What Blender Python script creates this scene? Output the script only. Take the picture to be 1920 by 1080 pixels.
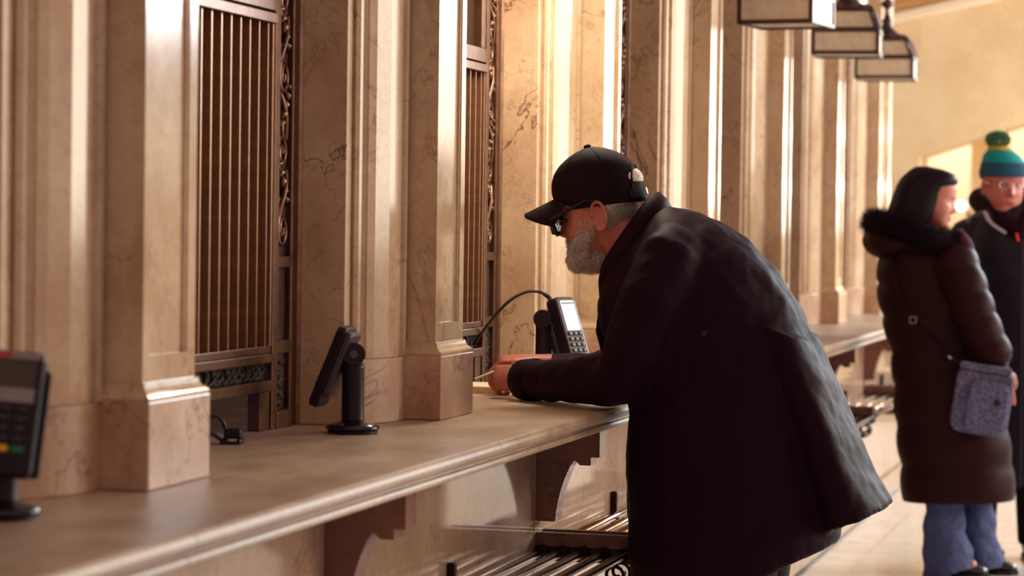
import bpy, bmesh, math, random
from mathutils import Vector, Matrix
random.seed(7)
S = bpy.context.scene
for o in list(bpy.data.objects): bpy.data.objects.remove(o)
COL = S.collection
PI = math.pi

# ------------------------------------------------------------------ camera
AX = (0.9660960268918564, -0.01958235500263182, -0.25743930973400375)   # world X seen in camera axes (right, up, forward)
AY = (0.2578034399073284, 0.019118912405305385, 0.9660082057417457)
AZ = (0.01399475600780356, 0.9996254291288257, -0.023519103794423915)
FPX = 4800.0
CAM = Vector((1.39789895, 0.0, 1.45))
cd = bpy.data.cameras.new('camera'); cam = bpy.data.objects.new('camera', cd); COL.objects.link(cam)
cd.sensor_width = 36; cd.lens = FPX / 1920 * 36
cd.clip_start = 0.1; cd.clip_end = 200
right = (AX[0], AY[0], AZ[0]); up = (AX[1], AY[1], AZ[1]); fwd = (AX[2], AY[2], AZ[2])
m = Matrix.Identity(4)
for i in range(3):
    m[i][0] = right[i]; m[i][1] = up[i]; m[i][2] = -fwd[i]; m[i][3] = CAM[i]
cam.matrix_world = m
cd.dof.use_dof = True; cd.dof.focus_distance = 6.50; cd.dof.aperture_fstop = 3.9
S.camera = cam

# ------------------------------------------------------------------ world, lights, exposure
w = bpy.data.worlds.new('world'); S.world = w; w.use_nodes = True
w.node_tree.nodes['Background'].inputs[0].default_value = (0.80, 0.56, 0.50, 1)
w.node_tree.nodes['Background'].inputs[1].default_value = 0.58
def area(name, loc, target, sx, sy, power, col):
    l = bpy.data.lights.new(name, 'AREA'); l.shape = 'RECTANGLE'; l.size = sx; l.size_y = sy; l.energy = power; l.color = col
    o = bpy.data.objects.new(name, l); COL.objects.link(o); o.location = loc
    o.rotation_euler = (Vector(target) - Vector(loc)).to_track_quat('-Z', 'Y').to_euler(); return o
area('concourse_light', (6.5, 11.0, 2.6), (-0.4, 7.5, 1.3), 6.0, 2.4, 430, (1.0, 0.89, 0.72))
area('hall_daylight', (5.0, 18.0, 4.2), (0.2, 12.5, 0.0), 4.0, 2.5, 900, (0.84, 0.94, 1.0))
area('far_wall_light', (1.5, 15.5, 3.6), (-0.5, 20.0, 1.6), 3.0, 0.8, 36, (1.0, 0.88, 0.68))
S.view_settings.view_transform = 'Standard'
try: S.view_settings.look = 'None'
except Exception: pass
S.view_settings.gamma = 1; S.view_settings.use_curve_mapping = False
S.view_settings.exposure = 0.0

# ------------------------------------------------------------------ helpers
def at(px, py, Y):
    """pixel of the photograph -> point at real depth Y in the hall (measuring aid)"""
    c = (px - 960, 540 - py, FPX)
    d = Vector((sum(AX[i]*c[i] for i in range(3)), sum(AY[i]*c[i] for i in range(3)), sum(AZ[i]*c[i] for i in range(3))))
    return CAM + d * ((Y - CAM.y) / d.y)
def lin(r, g, b):
    f = lambda v: (v/255/12.92) if v <= 10.3 else ((v/255+0.055)/1.055)**2.4
    return (f(r), f(g), f(b), 1)
ORG = {}
def link(o, parent):
    COL.objects.link(o)
    if parent is not None: o.parent = parent
def obj(name, bm, mat, parent=None, smooth=False, bevel=0, loc=None, segs=2):
    """world-space bmesh -> one object; origin at parent's origin (or loc)"""
    if loc is None: loc = ORG.get(parent, Vector((0, 0, 0))) if parent else Vector((0, 0, 0))
    loc = Vector(loc)
    for v in bm.verts: v.co -= loc
    bmesh.ops.recalc_face_normals(bm, faces=bm.faces)
    me = bpy.data.meshes.new(name); bm.to_mesh(me); bm.free()
    if smooth:
        for p in me.polygons: p.use_smooth = True
    for mm in (mat if isinstance(mat, list) else [mat]): me.materials.append(mm)
    o = bpy.data.objects.new(name, me); link(o, parent)
    pl = ORG.get(parent, Vector((0, 0, 0))) if parent else Vector((0, 0, 0))
    o.location = loc - pl; ORG[o] = loc
    if bevel:
        b = o.modifiers.new('bevel', 'BEVEL'); b.width = bevel; b.segments = segs; b.limit_method = 'ANGLE'; b.angle_limit = 0.6
    return o
def empty(name, loc, parent=None):
    o = bpy.data.objects.new(name, None); o.empty_display_size = 0.05; link(o, parent)
    pl = ORG.get(parent, Vector((0, 0, 0))) if parent else Vector((0, 0, 0))
    o.location = Vector(loc) - pl; ORG[o] = Vector(loc); return o
def tag(o, label=None, cat=None, group=None, kind=None):
    if label: o['label'] = label
    if cat: o['category'] = cat
    if group: o['group'] = group
    if kind: o['kind'] = kind
    return o
def copy_tree(o, dloc, parent=None):
    c = o.copy(); COL.objects.link(c); c.parent = parent
    if parent is None: c.location = o.location + Vector(dloc)
    for ch in list(o.children): copy_tree(ch, (0, 0, 0), c)
    return c
B = bmesh.new
def box(bm, x0, x1, y0, y1, z0, z1):
    v = [bm.verts.new((x, y, z)) for x in (x0, x1) for y in (y0, y1) for z in (z0, z1)]
    for f in ((0,1,3,2),(4,6,7,5),(0,4,5,1),(2,3,7,6),(0,2,6,4),(1,5,7,3)): bm.faces.new([v[i] for i in f])
    return v
def mkbox(*a):
    bm = B(); box(bm, *a); return bm
def loft(bm, rings, cap=True, closed=True):
    R = [[bm.verts.new(p) for p in r] for r in rings]
    n = len(R[0])
    for a, b in zip(R, R[1:]):
        for i in range(n if closed else n-1):
            j = (i+1) % n
            bm.faces.new((a[i], a[j], b[j], b[i]))
    if cap and closed:
        bm.faces.new(R[0][::-1]); bm.faces.new(R[-1])
    return R
def prism(bm, pts, z0, z1):
    loft(bm, [[(x, y, z0) for x, y in pts], [(x, y, z1) for x, y in pts]])
def prism_y(bm, pts, y0, y1):
    loft(bm, [[(x, y0, z) for x, z in pts], [(x, y1, z) for x, z in pts]])
def ring(c, a, b, n=16, t0=0):
    """circle/ellipse ring: centre c, half-axis vectors a, b"""
    return [Vector(c) + Vector(a)*math.cos(t0+2*PI*i/n) + Vector(b)*math.sin(t0+2*PI*i/n) for i in range(n)]
def catmull(P, k=6):
    P = [Vector(p) for p in P]; Q = [P[0]] + P + [P[-1]]; out = []
    for i in range(1, len(Q)-2):
        for j in range(k):
            t = j/k
            out.append(0.5*((2*Q[i]) + (Q[i+1]-Q[i-1])*t + (2*Q[i-1]-5*Q[i]+4*Q[i+1]-Q[i+2])*t*t + (3*Q[i]-Q[i-1]-3*Q[i+1]+Q[i+2])*t**3))
    out.append(P[-1]); return out
def tube(bm, pts, rad, n=10, flat=1.0, upv=(0, 0, 1), round_end=True):
    pts = [Vector(p) for p in pts]
    if not hasattr(rad, '__len__'): rad = [rad]*len(pts)
    rings = []; prev = None
    for i, p in enumerate(pts):
        d = (pts[min(i+1, len(pts)-1)] - pts[max(i-1, 0)]).normalized()
        if prev is None:
            u = Vector(upv); a = d.cross(u)
            if a.length < 1e-3: a = d.cross(Vector((1, 0, 0)))
            a.normalize()
        else:
            a = prev - d*prev.dot(d); a.normalize()
        prev = a; b = a.cross(d).normalized()
        if i == 0 and round_end:
            for q in (0.3, 0.75): rings.append(ring(p - d*rad[0]*(1-q)*0.8, a*rad[0]*math.sin(q*PI/2), b*rad[0]*flat*math.sin(q*PI/2), n))
        rings.append(ring(p, a*rad[i], b*rad[i]*flat, n))
        if i == len(pts)-1 and round_end:
            for q in (0.75, 0.3): rings.append(ring(p + d*rad[-1]*(1-q)*0.8, a*rad[-1]*math.sin(q*PI/2), b*rad[-1]*flat*math.sin(q*PI/2), n))
    loft(bm, rings)
def ellipsoid(bm, c, r, M=None, nu=16, nv=10):
    rings = []
    for j in range(1, nv):
        t = PI*j/nv
        rr = [Vector((r[0]*math.sin(t)*math.cos(2*PI*i/nu), r[1]*math.sin(t)*math.sin(2*PI*i/nu), r[2]*math.cos(t))) + Vector(c) for i in range(nu)]
        rings.append([M @ p for p in rr] if M else rr)
    loft(bm, rings)
def interp(tab, z):
    tab = sorted(tab)
    if z <= tab[0][0]: return tab[0][1:]
    for i in range(len(tab)-1):
        a, b = tab[i], tab[i+1]
        if z <= b[0]:
            t = (z-a[0])/(b[0]-a[0]); 
            return tuple(a[k] + (b[k]-a[k])*t for k in range(1, len(a)))
    return tab[-1][1:]
def gauss(x, s): return math.exp(-(x/s)**2)
def remesh(o, vox, smooth=3, disp=None):
    r = o.modifiers.new('remesh', 'REMESH'); r.mode = 'VOXEL'; r.voxel_size = vox; r.use_smooth_shade = True
    if smooth:
        s = o.modifiers.new('smooth', 'SMOOTH'); s.iterations = smooth; s.factor = 0.5
    if disp:
        for (sc, st) in disp:
            t = bpy.data.textures.new('folds', 'CLOUDS'); t.noise_scale = sc; t.noise_depth = 2
            d = o.modifiers.new('folds', 'DISPLACE'); d.texture = t; d.strength = st; d.mid_level = 0.5; d.texture_coords = 'LOCAL'

# ------------------------------------------------------------------ materials
def newmat(name):
    mt = bpy.data.materials.new(name); mt.use_nodes = True
    return mt, mt.node_tree.nodes, mt.node_tree.links, mt.node_tree.nodes['Principled BSDF']
def plain(name, col, rough=0.5, metal=0.0, noise=0.12, nscale=30, bump=0.0, emit=None, estr=0, spec=None, coat=0):
    mt, N, L, P = newmat(name)
    tc = N.new('ShaderNodeTexCoord'); nz = N.new('ShaderNodeTexNoise'); nz.inputs['Scale'].default_value = nscale; nz.inputs['Detail'].default_value = 4
    L.new(tc.outputs['Object'], nz.inputs['Vector'])
    rp = N.new('ShaderNodeValToRGB')
    rp.color_ramp.elements[0].position = 0.3; rp.color_ramp.elements[1].position = 0.7
    rp.color_ramp.elements[0].color = tuple(c*(1-noise) for c in col[:3]) + (1,)
    rp.color_ramp.elements[1].color = tuple(min(1, c*(1+noise)) for c in col[:3]) + (1,)
    L.new(nz.outputs['Fac'], rp.inputs['Fac']); L.new(rp.outputs['Color'], P.inputs['Base Color'])
    P.inputs['Roughness'].default_value = rough; P.inputs['Metallic'].default_value = metal
    if spec is not None: P.inputs['Specular IOR Level'].default_value = spec
    if coat: P.inputs['Coat Weight'].default_value = coat; P.inputs['Coat Roughness'].default_value = 0.05
    if bump:
        b = N.new('ShaderNodeBump'); b.inputs['Strength'].default_value = bump; b.inputs['Distance'].default_value = 0.002
        L.new(nz.outputs['Fac'], b.inputs['Height']); L.new(b.outputs['Normal'], P.inputs['Normal'])
    if emit: P.inputs['Emission Color'].default_value = emit; P.inputs['Emission Strength'].default_value = estr
    return mt
def marble(name, base, dark, vein, rough=0.12, veins=0.7, scale=1.0, stretch=(1, 1, 0.8)):
    mt, N, L, P = newmat(name)
    tc = N.new('ShaderNodeTexCoord'); mp = N.new('ShaderNodeMapping'); mp.inputs['Scale'].default_value = tuple(s*scale for s in stretch)
    oi = N.new('ShaderNodeObjectInfo'); ml = N.new('ShaderNodeVectorMath'); ml.operation = 'SCALE'; ml.inputs[0].default_value = (13.1, 7.7, 5.3)
    L.new(oi.outputs['Random'], ml.inputs['Scale']); L.new(ml.outputs[0], mp.inputs['Location'])
    L.new(tc.outputs['Object'], mp.inputs['Vector'])
    n1 = N.new('ShaderNodeTexNoise'); n1.inputs['Scale'].default_value = 5; n1.inputs['Detail'].default_value = 8; n1.inputs['Roughness'].default_value = 0.62
    L.new(mp.outputs[0], n1.inputs['Vector'])
    r1 = N.new('ShaderNodeValToRGB'); r1.color_ramp.elements[0].position = 0.32; r1.color_ramp.elements[1].position = 0.66
    r1.color_ramp.elements[0].color = dark; r1.color_ramp.elements[1].color = base
    L.new(n1.outputs['Fac'], r1.inputs['Fac'])
    prev = r1.outputs['Color']
    for sc, wd, st in ((2.2, 0.0075, veins), (7.0, 0.010, veins*0.5)):
        n2 = N.new('ShaderNodeTexNoise'); n2.inputs['Scale'].default_value = sc; n2.inputs['Detail'].default_value = 6; n2.inputs['Roughness'].default_value = 0.6; n2.inputs['Distortion'].default_value = 0.6
        L.new(mp.outputs[0], n2.inputs['Vector'])
        s = N.new('ShaderNodeMath'); s.operation = 'SUBTRACT'; s.inputs[1].default_value = 0.5; L.new(n2.outputs['Fac'], s.inputs[0])
        a = N.new('ShaderNodeMath'); a.operation = 'ABSOLUTE'; L.new(s.outputs[0], a.inputs[0])
        mr = N.new('ShaderNodeMapRange'); mr.inputs['From Min'].default_value = 0; mr.inputs['From Max'].default_value = wd; mr.inputs['To Min'].default_value = st; mr.inputs['To Max'].default_value = 0
        L.new(a.outputs[0], mr.inputs['Value'])
        # veins fade in and out
        n3 = N.new('ShaderNodeTexNoise'); n3.inputs['Scale'].default_value = sc*1.3; L.new(tc.outputs['Object'], n3.inputs['Vector'])
        mk = N.new('ShaderNodeMapRange'); mk.inputs['From Min'].default_value = 0.38; mk.inputs['From Max'].default_value = 0.5; L.new(n3.outputs['Fac'], mk.inputs['Value'])
        mu = N.new('ShaderNodeMath'); mu.operation = 'MULTIPLY'; L.new(mr.outputs[0], mu.inputs[0]); L.new(mk.outputs[0], mu.inputs[1])
        mx = N.new('ShaderNodeMix'); mx.data_type = 'RGBA'; L.new(mu.outputs[0], mx.inputs['Factor']); L.new(prev, mx.inputs[6]); mx.inputs[7].default_value = vein
        prev = mx.outputs[2]
    ng = N.new('ShaderNodeTexNoise'); ng.inputs['Scale'].default_value = 60; ng.inputs['Detail'].default_value = 5; ng.inputs['Roughness'].default_value = 0.7; L.new(mp.outputs[0], ng.inputs['Vector'])
    gm = N.new('ShaderNodeMapRange'); gm.inputs['From Min'].default_value = 0.3; gm.inputs['From Max'].default_value = 0.7; gm.inputs['To Min'].default_value = 0.86; gm.inputs['To Max'].default_value = 1.06; L.new(ng.outputs['Fac'], gm.inputs['Value'])
    mg = N.new('ShaderNodeVectorMath'); mg.operation = 'SCALE'; L.new(prev, mg.inputs[0]); L.new(gm.outputs[0], mg.inputs['Scale']); prev = mg.outputs[0]
    L.new(prev, P.inputs['Base Color'])
    rr = N.new('ShaderNodeMapRange'); rr.inputs['To Min'].default_value = rough*0.8; rr.inputs['To Max'].default_value = rough*1.4; L.new(n1.outputs['Fac'], rr.inputs['Value']); L.new(rr.outputs[0], P.inputs['Roughness'])
    b = N.new('ShaderNodeBump'); b.inputs['Strength'].default_value = 0.03; b.inputs['Distance'].default_value = 0.002; L.new(n1.outputs['Fac'], b.inputs['Height']); L.new(b.outputs[0], P.inputs['Normal'])
    return mt
VEIN = lin(120, 66, 44)
M_marble = marble('honed tan marble', lin(218, 192, 160), lin(192, 158, 126), VEIN, 0.14, veins=0.42)
M_marble_block = marble('tan marble block', lin(212, 180, 152), lin(180, 138, 110), lin(110, 62, 48), 0.3)
M_jamb = marble('veined jamb marble', lin(214, 184, 152), lin(188, 150, 120), lin(96, 46, 36), 0.3, veins=0.85, scale=1.1)
M_counter = marble('worn counter marble', lin(194, 166, 138), lin(156, 128, 106), lin(110, 72, 62), 0.40, veins=0.45, stretch=(1, 0.5, 1), scale=1.5)
M_dado = marble('polished dado marble', lin(190, 160, 136), lin(164, 130, 106), VEIN, 0.07, veins=0.4)
M_corbel = marble('red brown corbel marble', lin(140, 94, 78), lin(110, 66, 56), lin(70, 36, 34), 0.2, veins=0.7)
M_floor = marble('polished floor marble', lin(236, 234, 232), lin(222, 216, 210), lin(160, 122, 98), 0.10, veins=0.5, stretch=(1, 1, 1))
M_hall = marble('ochre hall stone', lin(224, 194, 150), lin(212, 178, 130), lin(196, 156, 110), 0.5, veins=0.15, scale=0.6, stretch=(1, 1, 1))
M_ceil = plain('shaded brown vault', lin(176, 120, 66), 0.7, nscale=3)  # the vault's shadow is painted in as brown
M_bronze = plain('warm bronze', lin(100, 68, 48), 0.38, 0.75, 0.25, 25, 0.2)
M_bronze_dk = plain('dark bronze', lin(80, 54, 46), 0.42, 0.7, 0.3, 25, 0.3)
M_bronze_lt = plain('rubbed bronze edge', lin(158, 116, 84), 0.35, 0.7, 0.15, 40)
M_board = plain('worn brown shutter board', lin(82, 50, 46), 0.5, 0.25, 0.6, 9)
M_relief = plain('cast bronze relief', lin(118, 86, 70), 0.30, 0.85, 0.25, 60, 0.3)
M_verd = plain('green bronze foliage', lin(72, 66, 60), 0.5, 0.5, 0.35, 40, 0.3)
M_bead = plain('worn painted bead', lin(176, 140, 120), 0.4, 0.2, 0.35, 22)
M_glass = plain('dark booth glass', lin(60, 44, 36), 0.08, 0.0, 0.1, 5)
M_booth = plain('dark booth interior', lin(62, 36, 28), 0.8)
M_rod = plain('polished brass rod', lin(150, 110, 84), 0.2, 1.0, 0.1, 30)
M_rackplate = plain('brown bronze plate', lin(120, 86, 70), 0.5, 0.4, 0.35, 12)
M_iron = plain('dark rack iron', lin(44, 26, 24), 0.45, 0.6)
M_black = plain('black plastic', lin(32, 18, 30), 0.4, 0, 0.15, 80, 0.1, spec=0.25)
M_black2 = plain('glossy black plastic', lin(30, 20, 30), 0.15, 0, 0.1, 80)
M_grey = plain('grey terminal face', lin(70, 58, 66), 0.35)
M_ltgrey = plain('pale grey terminal panel', lin(150, 136, 140), 0.35)
M_key = plain('dark rubber key', lin(30, 22, 30), 0.5)
M_keymark = plain('pale key print', lin(190, 180, 180), 0.6)
M_red = plain('red key', lin(210, 40, 50), 0.4)
M_yellow = plain('yellow key', lin(236, 190, 40), 0.4)
M_green = plain('green key', lin(30, 110, 70), 0.4)
M_screen = plain('lit white screen', lin(210, 235, 240), 0.3, emit=(0.86, 0.97, 1.0, 1), estr=1.0)
M_screenoff = plain('dark screen', lin(58, 40, 48), 0.12)
M_monitor = plain('blue monitor light', lin(20, 60, 160), 0.3, emit=(0.05, 0.25, 1.0, 1), estr=1.6)
M_frost = plain('frosted lantern glass', lin(206, 188, 164), 0.4)
M_frost_on = plain('lit lantern glass', lin(240, 200, 150), 0.4, emit=(1.0, 0.72, 0.40, 1), estr=5)
M_lantern = plain('dark lantern bronze', lin(70, 44, 42), 0.4, 0.5, 0.2, 30)
M_coat = plain('black cotton coat', lin(34, 12, 26), 0.6, 0, 0.25, 220, 0.15, spec=0.06)
M_cap = plain('black twill cap', lin(26, 8, 18), 0.75, 0, 0.2, 300, 0.2, spec=0.12)
M_trouser = plain('dark trousers', lin(24, 8, 18), 0.8, spec=0.15)
M_shoe = plain('black leather', lin(24, 12, 16), 0.35)
M_frame = plain('black spectacle frame', lin(18, 8, 14), 0.45, spec=0.3)
M_lens = plain('spectacle lens', lin(120, 88, 52), 0.5, spec=0.1)
M_steel = plain('bright steel', lin(200, 196, 196), 0.25, 1.0)
M_pen = plain('pale pen plastic', lin(196, 186, 176), 0.35)
M_paper = plain('cream paper', lin(214, 180, 132), 0.6)
M_puffer = plain('dark brown quilted nylon', lin(40, 13, 15), 0.5, 0, 0.2, 60, 0.15, spec=0.09)
M_fur = plain('black fur', lin(24, 8, 18), 0.9, spec=0.1)
M_darkhair = plain('black hair', lin(24, 8, 18), 0.5, spec=0.15)
M_navy = plain('dark slate padded jacket', lin(30, 22, 36), 0.4, 0, 0.25, 30, 0.2, spec=0.22)
M_denim = plain('blue denim', lin(58, 66, 108), 0.85, 0, 0.3, 60, 0.3)
M_scarf = plain('plum scarf', lin(72, 22, 48), 0.9)
M_cord = plain('black rubber cord', lin(34, 20, 22), 0.35)
def skin(name, col, red):
    mt, N, L, P = newmat(name)
    tc = N.new('ShaderNodeTexCoord'); nz = N.new('ShaderNodeTexNoise'); nz.inputs['Scale'].default_value = 22; nz.inputs['Detail'].default_value = 5
    L.new(tc.outputs['Object'], nz.inputs['Vector'])
    rp = N.new('ShaderNodeValToRGB'); rp.color_ramp.elements[0].position = 0.35; rp.color_ramp.elements[1].position = 0.68
    rp.color_ramp.elements[0].color = red; rp.color_ramp.elements[1].color = col
    L.new(nz.outputs['Fac'], rp.inputs['Fac']); L.new(rp.outputs['Color'], P.inputs['Base Color'])
    P.inputs['Roughness'].default_value = 0.45
    P.inputs['Subsurface Weight'].default_value = 0.12; P.inputs['Subsurface Radius'].default_value = (0.01, 0.004, 0.002)
    b = N.new('ShaderNodeBump'); b.inputs['Strength'].default_value = 0.15; b.inputs['Distance'].default_value = 0.002
    n2 = N.new('ShaderNodeTexNoise'); n2.inputs['Scale'].default_value = 160; L.new(tc.outputs['Object'], n2.inputs['Vector']); L.new(n2.outputs['Fac'], b.inputs['Height']); L.new(b.outputs[0], P.inputs['Normal'])
    return mt
M_skin = skin('ruddy skin', lin(186, 114, 98), lin(168, 84, 74))
M_skin2 = skin('pale skin', lin(196, 128, 108), lin(176, 100, 84))
M_skin3 = skin('flushed skin', lin(192, 118, 106), lin(180, 84, 78))
M_lip = plain('rose lips', lin(170, 70, 74), 0.4)
M_white_hair = plain('white hair', lin(196, 184, 172), 0.7, 0, 0.3, 160, 0.6)
M_beard = plain('grizzled beard', lin(150, 132, 124), 0.8, 0, 0.4, 120, 0.8)
M_eye = plain('eye white', lin(200, 180, 175), 0.2)
M_iris = plain('dark iris', lin(40, 28, 26), 0.1)
def speckle(name, cols, scale):
    mt, N, L, P = newmat(name)
    tc = N.new('ShaderNodeTexCoord'); v = N.new('ShaderNodeTexVoronoi'); v.inputs['Scale'].default_value = scale; L.new(tc.outputs['Object'], v.inputs['Vector'])
    sp = N.new('ShaderNodeSeparateColor'); L.new(v.outputs['Color'], sp.inputs[0])
    rp = N.new('ShaderNodeValToRGB'); rp.color_ramp.interpolation = 'CONSTANT'
    while len(rp.color_ramp.elements) < len(cols): rp.color_ramp.elements.new(0.5)
    for i, c in enumerate(cols): rp.color_ramp.elements[i].position = i/len(cols); rp.color_ramp.elements[i].color = c
    L.new(sp.outputs[0], rp.inputs['Fac']); L.new(rp.outputs['Color'], P.inputs['Base Color']); P.inputs['Roughness'].default_value = 0.8
    return mt
M_bag = speckle('speckled blue fabric', [lin(60, 66, 104), lin(92, 94, 130), lin(104, 76, 92), lin(48, 48, 78), lin(108, 104, 128), lin(70, 62, 94), lin(80, 86, 124)], 170)
M_pom = speckle('variegated yarn', [lin(50, 140, 120), lin(36, 96, 90), lin(170, 160, 60), lin(60, 160, 130), lin(120, 84, 50), lin(44, 120, 100)], 110)
def knit(name, col):
    mt, N, L, P = newmat(name)
    tc = N.new('ShaderNodeTexCoord'); wv = N.new('ShaderNodeTexWave'); wv.bands_direction = 'Z'; wv.inputs['Scale'].default_value = 60; wv.inputs['Distortion'].default_value = 3; wv.inputs['Detail'].default_value = 2
    L.new(tc.outputs['Object'], wv.inputs['Vector'])
    rp = N.new('ShaderNodeValToRGB'); rp.color_ramp.elements[0].color = tuple(c*0.55 for c in col[:3])+(1,); rp.color_ramp.elements[1].color = col
    L.new(wv.outputs['Color'], rp.inputs['Fac']); L.new(rp.outputs['Color'], P.inputs['Base Color']); P.inputs['Roughness'].default_value = 0.95
    b = N.new('ShaderNodeBump'); b.inputs['Strength'].default_value = 0.6; b.inputs['Distance'].default_value = 0.004; L.new(wv.outputs['Fac'], b.inputs['Height']); L.new(b.outputs[0], P.inputs['Normal'])
    return mt
M_knit_teal = knit('turquoise knit', lin(0, 170, 176))
M_knit_blue = knit('dark blue knit', lin(36, 92, 124))
M_knit_yel = knit('yellow knit', lin(226, 200, 60))
M_daylight = plain('daylit glazing', lin(240, 230, 215), 0.4, emit=(1.0, 0.92, 0.82, 1), estr=3)
M_lampglow = plain('glowing globe', lin(250, 240, 220), 0.4, emit=(1.0, 0.92, 0.80, 1), estr=25)
M_hallpale = plain('pale lit plaster', lin(236, 214, 184), 0.6, 0, 0.05, 3)

# ------------------------------------------------------------------ setting: floor
PER = 1.716; P0 = 3.972
fl = obj('floor', mkbox(-9, 14, -3, 34, -0.12, -0.012), M_floor); tag(fl, 'polished cream marble floor of the hall', kind='structure')
slab = bmesh.new(); box(slab, 0, 0.994, 0, 1.494, -0.011, 0)
s0 = None
for i in range(5):
    for j in range(9):
        x, y = -0.91+1.0*i, 7.3+1.5*j
        if s0 is None: s0 = obj('floor_slab', slab, M_floor, fl, loc=(x, y, 0), bevel=0.0015, segs=1)
        else:
            c = s0.copy(); COL.objects.link(c); c.parent = fl; c.location = (x, y, 0)

# ------------------------------------------------------------------ setting: left wall
END = P0 + 6*PER + 0.60           # where the row of windows ends
wl = empty('wall_left', (-0.3, 8, 0)); tag(wl, 'long marble wall of ticket windows with pilasters above a counter', kind='structure')
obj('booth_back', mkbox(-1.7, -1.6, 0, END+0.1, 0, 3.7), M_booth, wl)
bm = B(); box(bm, -1.6, -0.56, END-0.02, END+0.12, 0, 3.7); obj('end_return', bm, M_marble, wl)
# dado below the counter: panels with recessed joints
dys = [0.3, 2.02, 3.0, 4.66, 6.34, 8.04, 9.76, 11.44, 13.1, END+0.12]
d_mats = M_dado
for a, b in zip(dys, dys[1:]):
    obj('dado_panel', mkbox(-0.5, -0.225, a+0.003, b-0.003, 0.12, 0.945), M_dado, wl, bevel=0.002, segs=1)
obj('dado_core', mkbox(-0.6, -0.24, 0.3, END+0.10, 0, 0.94), M_dado, wl)
obj('baseboard_left', mkbox(-0.5, -0.208, 0.3, END+0.13, 0, 0.118), M_dado, wl, bevel=0.003)

def pier_curve():
    base = catmull([(-0.450, 5.462, 0), (-0.418, 5.500, 0), (-0.391, 5.551, 0), (-0.3745, 5.605, 0), (-0.371, 5.655, 0), (-0.377, 5.70, 0)], 10)
    # arc-length param + flutes
    L = [0]
    for a, b in zip(base, base[1:]): L.append(L[-1]+(b-a).length)
    return base, [l/L[-1] for l in L]
PCV, PCU = pier_curve()
FL = [(0, -0.016), (0.105, -0.016), (0.11, -0.002), (0.15, 0.0), (0.185, -0.002), (0.19, -0.012), (0.215, -0.013), (0.25, -0.008), (0.262, -0.0035), (0.35, -0.002), (0.55, -0.0015), (0.72, -0.0025), (0.785, -0.003), (0.79, -0.012), (0.815, -0.012), (0.82, -0.005), (0.845, -0.005), (0.85, -0.013), (0.87, -0.011), (0.88, 0.003), (0.95, 0.005), (1.0, 0.004)]
def pier_at(u):
    for i in range(len(PCU)-1):
        if u <= PCU[i+1]:
            t = (u-PCU[i])/(PCU[i+1]-PCU[i]); p = PCV[i].lerp(PCV[i+1], t); d = (PCV[i+1]-PCV[i]).normalized(); break
    return p, Vector((d.y, -d.x, 0))
def pier_poly(flute, mirror=False):
    pts = []
    if flute: us = [(u, o-0.002) for u, o in FL]
    else: us = [(i/20, 0.0) for i in range(21)]
    for u, o in us:
        p, n = pier_at(min(u, 0.9999)); q = p + n*o; pts.append((q.x, q.y-5.688))
    pts = [(-0.62, pts[0][1])] + pts + [(-0.62, pts[-1][1])]
    if mirror: pts = [(x, 0.275 - y) for x, y in pts]
    return pts
ZB = 1.150; ZM = 1.180; TOP = 3.7
def moulding(bm, x1, y0, y1, prof):
    # stacked rectangle rings, open to the back; offset o grows outward
    rings = []
    for o, z in prof: rings.append([(-0.44, y0-o, z), (x1+o, y0-o, z), (x1+o, y1+o, z), (-0.44, y1+o, z)])
    loft(bm, rings)
def make_pilaster(Pk):
    p = empty('pilaster', (-0.3, Pk, 1.0), wl)
    obj('base_block', mkbox(-0.45, -0.285, Pk, Pk+0.275, 1.0005, ZB), M_marble_block, p, bevel=0.003)
    bm = B(); moulding(bm, -0.307, Pk+0.022, Pk+0.253, [(0.019, ZB), (0.021, ZB+0.002), (0.021, ZB+0.006), (0.017, ZB+0.010), (0.011, ZB+0.014), (0.007, ZB+0.020), (0.0055, ZB+0.027), (0.0055, ZM-0.001), (0.002, ZM)])
    obj('base_moulding', bm, M_marble, p)
    # shaft with a sunk panel on its front face
    bm = B(); y0, y1 = Pk+0.022, Pk+0.253; xf = -0.307
    box(bm, -0.45, xf-0.008, y0, y1, ZM, TOP)
    box(bm, xf-0.008, xf, y0, y0+0.03, ZM, TOP); box(bm, xf-0.008, xf, y1-0.036, y1, ZM, TOP); box(bm, xf-0.008, xf, y0+0.03, y1-0.036, ZM, ZM+0.045)
    box(bm, xf-0.008, xf-0.003, y0+0.03, y0+0.036, ZM+0.045, TOP); box(bm, xf-0.008, xf-0.003, y1-0.044, y1-0.036, ZM+0.045, TOP)
    obj('pilaster_shaft', bm, M_marble, p)
    for mir in (False, True):
        bm = B(); prism(bm, [(x, y+Pk) for x, y in pier_poly(False, mir)], 1.0005, ZB-0.002); obj('pier_base', bm, M_marble_block, p, bevel=0.002)
        bm = B(); prism(bm, [(x, y+Pk) for x, y in pier_poly(True, mir)], ZB-0.001, TOP); obj('fluted_pier', bm, M_marble, p)
        # jamb slab beside the window
        ya, yb = (Pk-0.238, Pk-0.10) if not mir else (Pk+0.375, Pk+0.513)
        obj('jamb_slab', mkbox(-0.565, -0.442, ya, yb, 1.0005, TOP), M_jamb, p, bevel=0.003)
        yy = ya-0.004 if not mir else yb+0.004
        bm = B(); tube(bm, [(-0.553, yy-(.004 if not mir else -.004), 1.0), (-0.553, yy-(.004 if not mir else -.004), TOP)], 0.009, 10, round_end=False)
        obj('jamb_bead', bm, M_bead, p, smooth=True)
    return p
cp_ = empty('corner_pilaster', (-0.3, END-0.28, 1.0), wl)
ya_ = END-0.19
obj('base_block', mkbox(-0.56, -0.285, ya_, ya_+0.19, 1.0005, ZB), M_marble_block, cp_, bevel=0.003)
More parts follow.
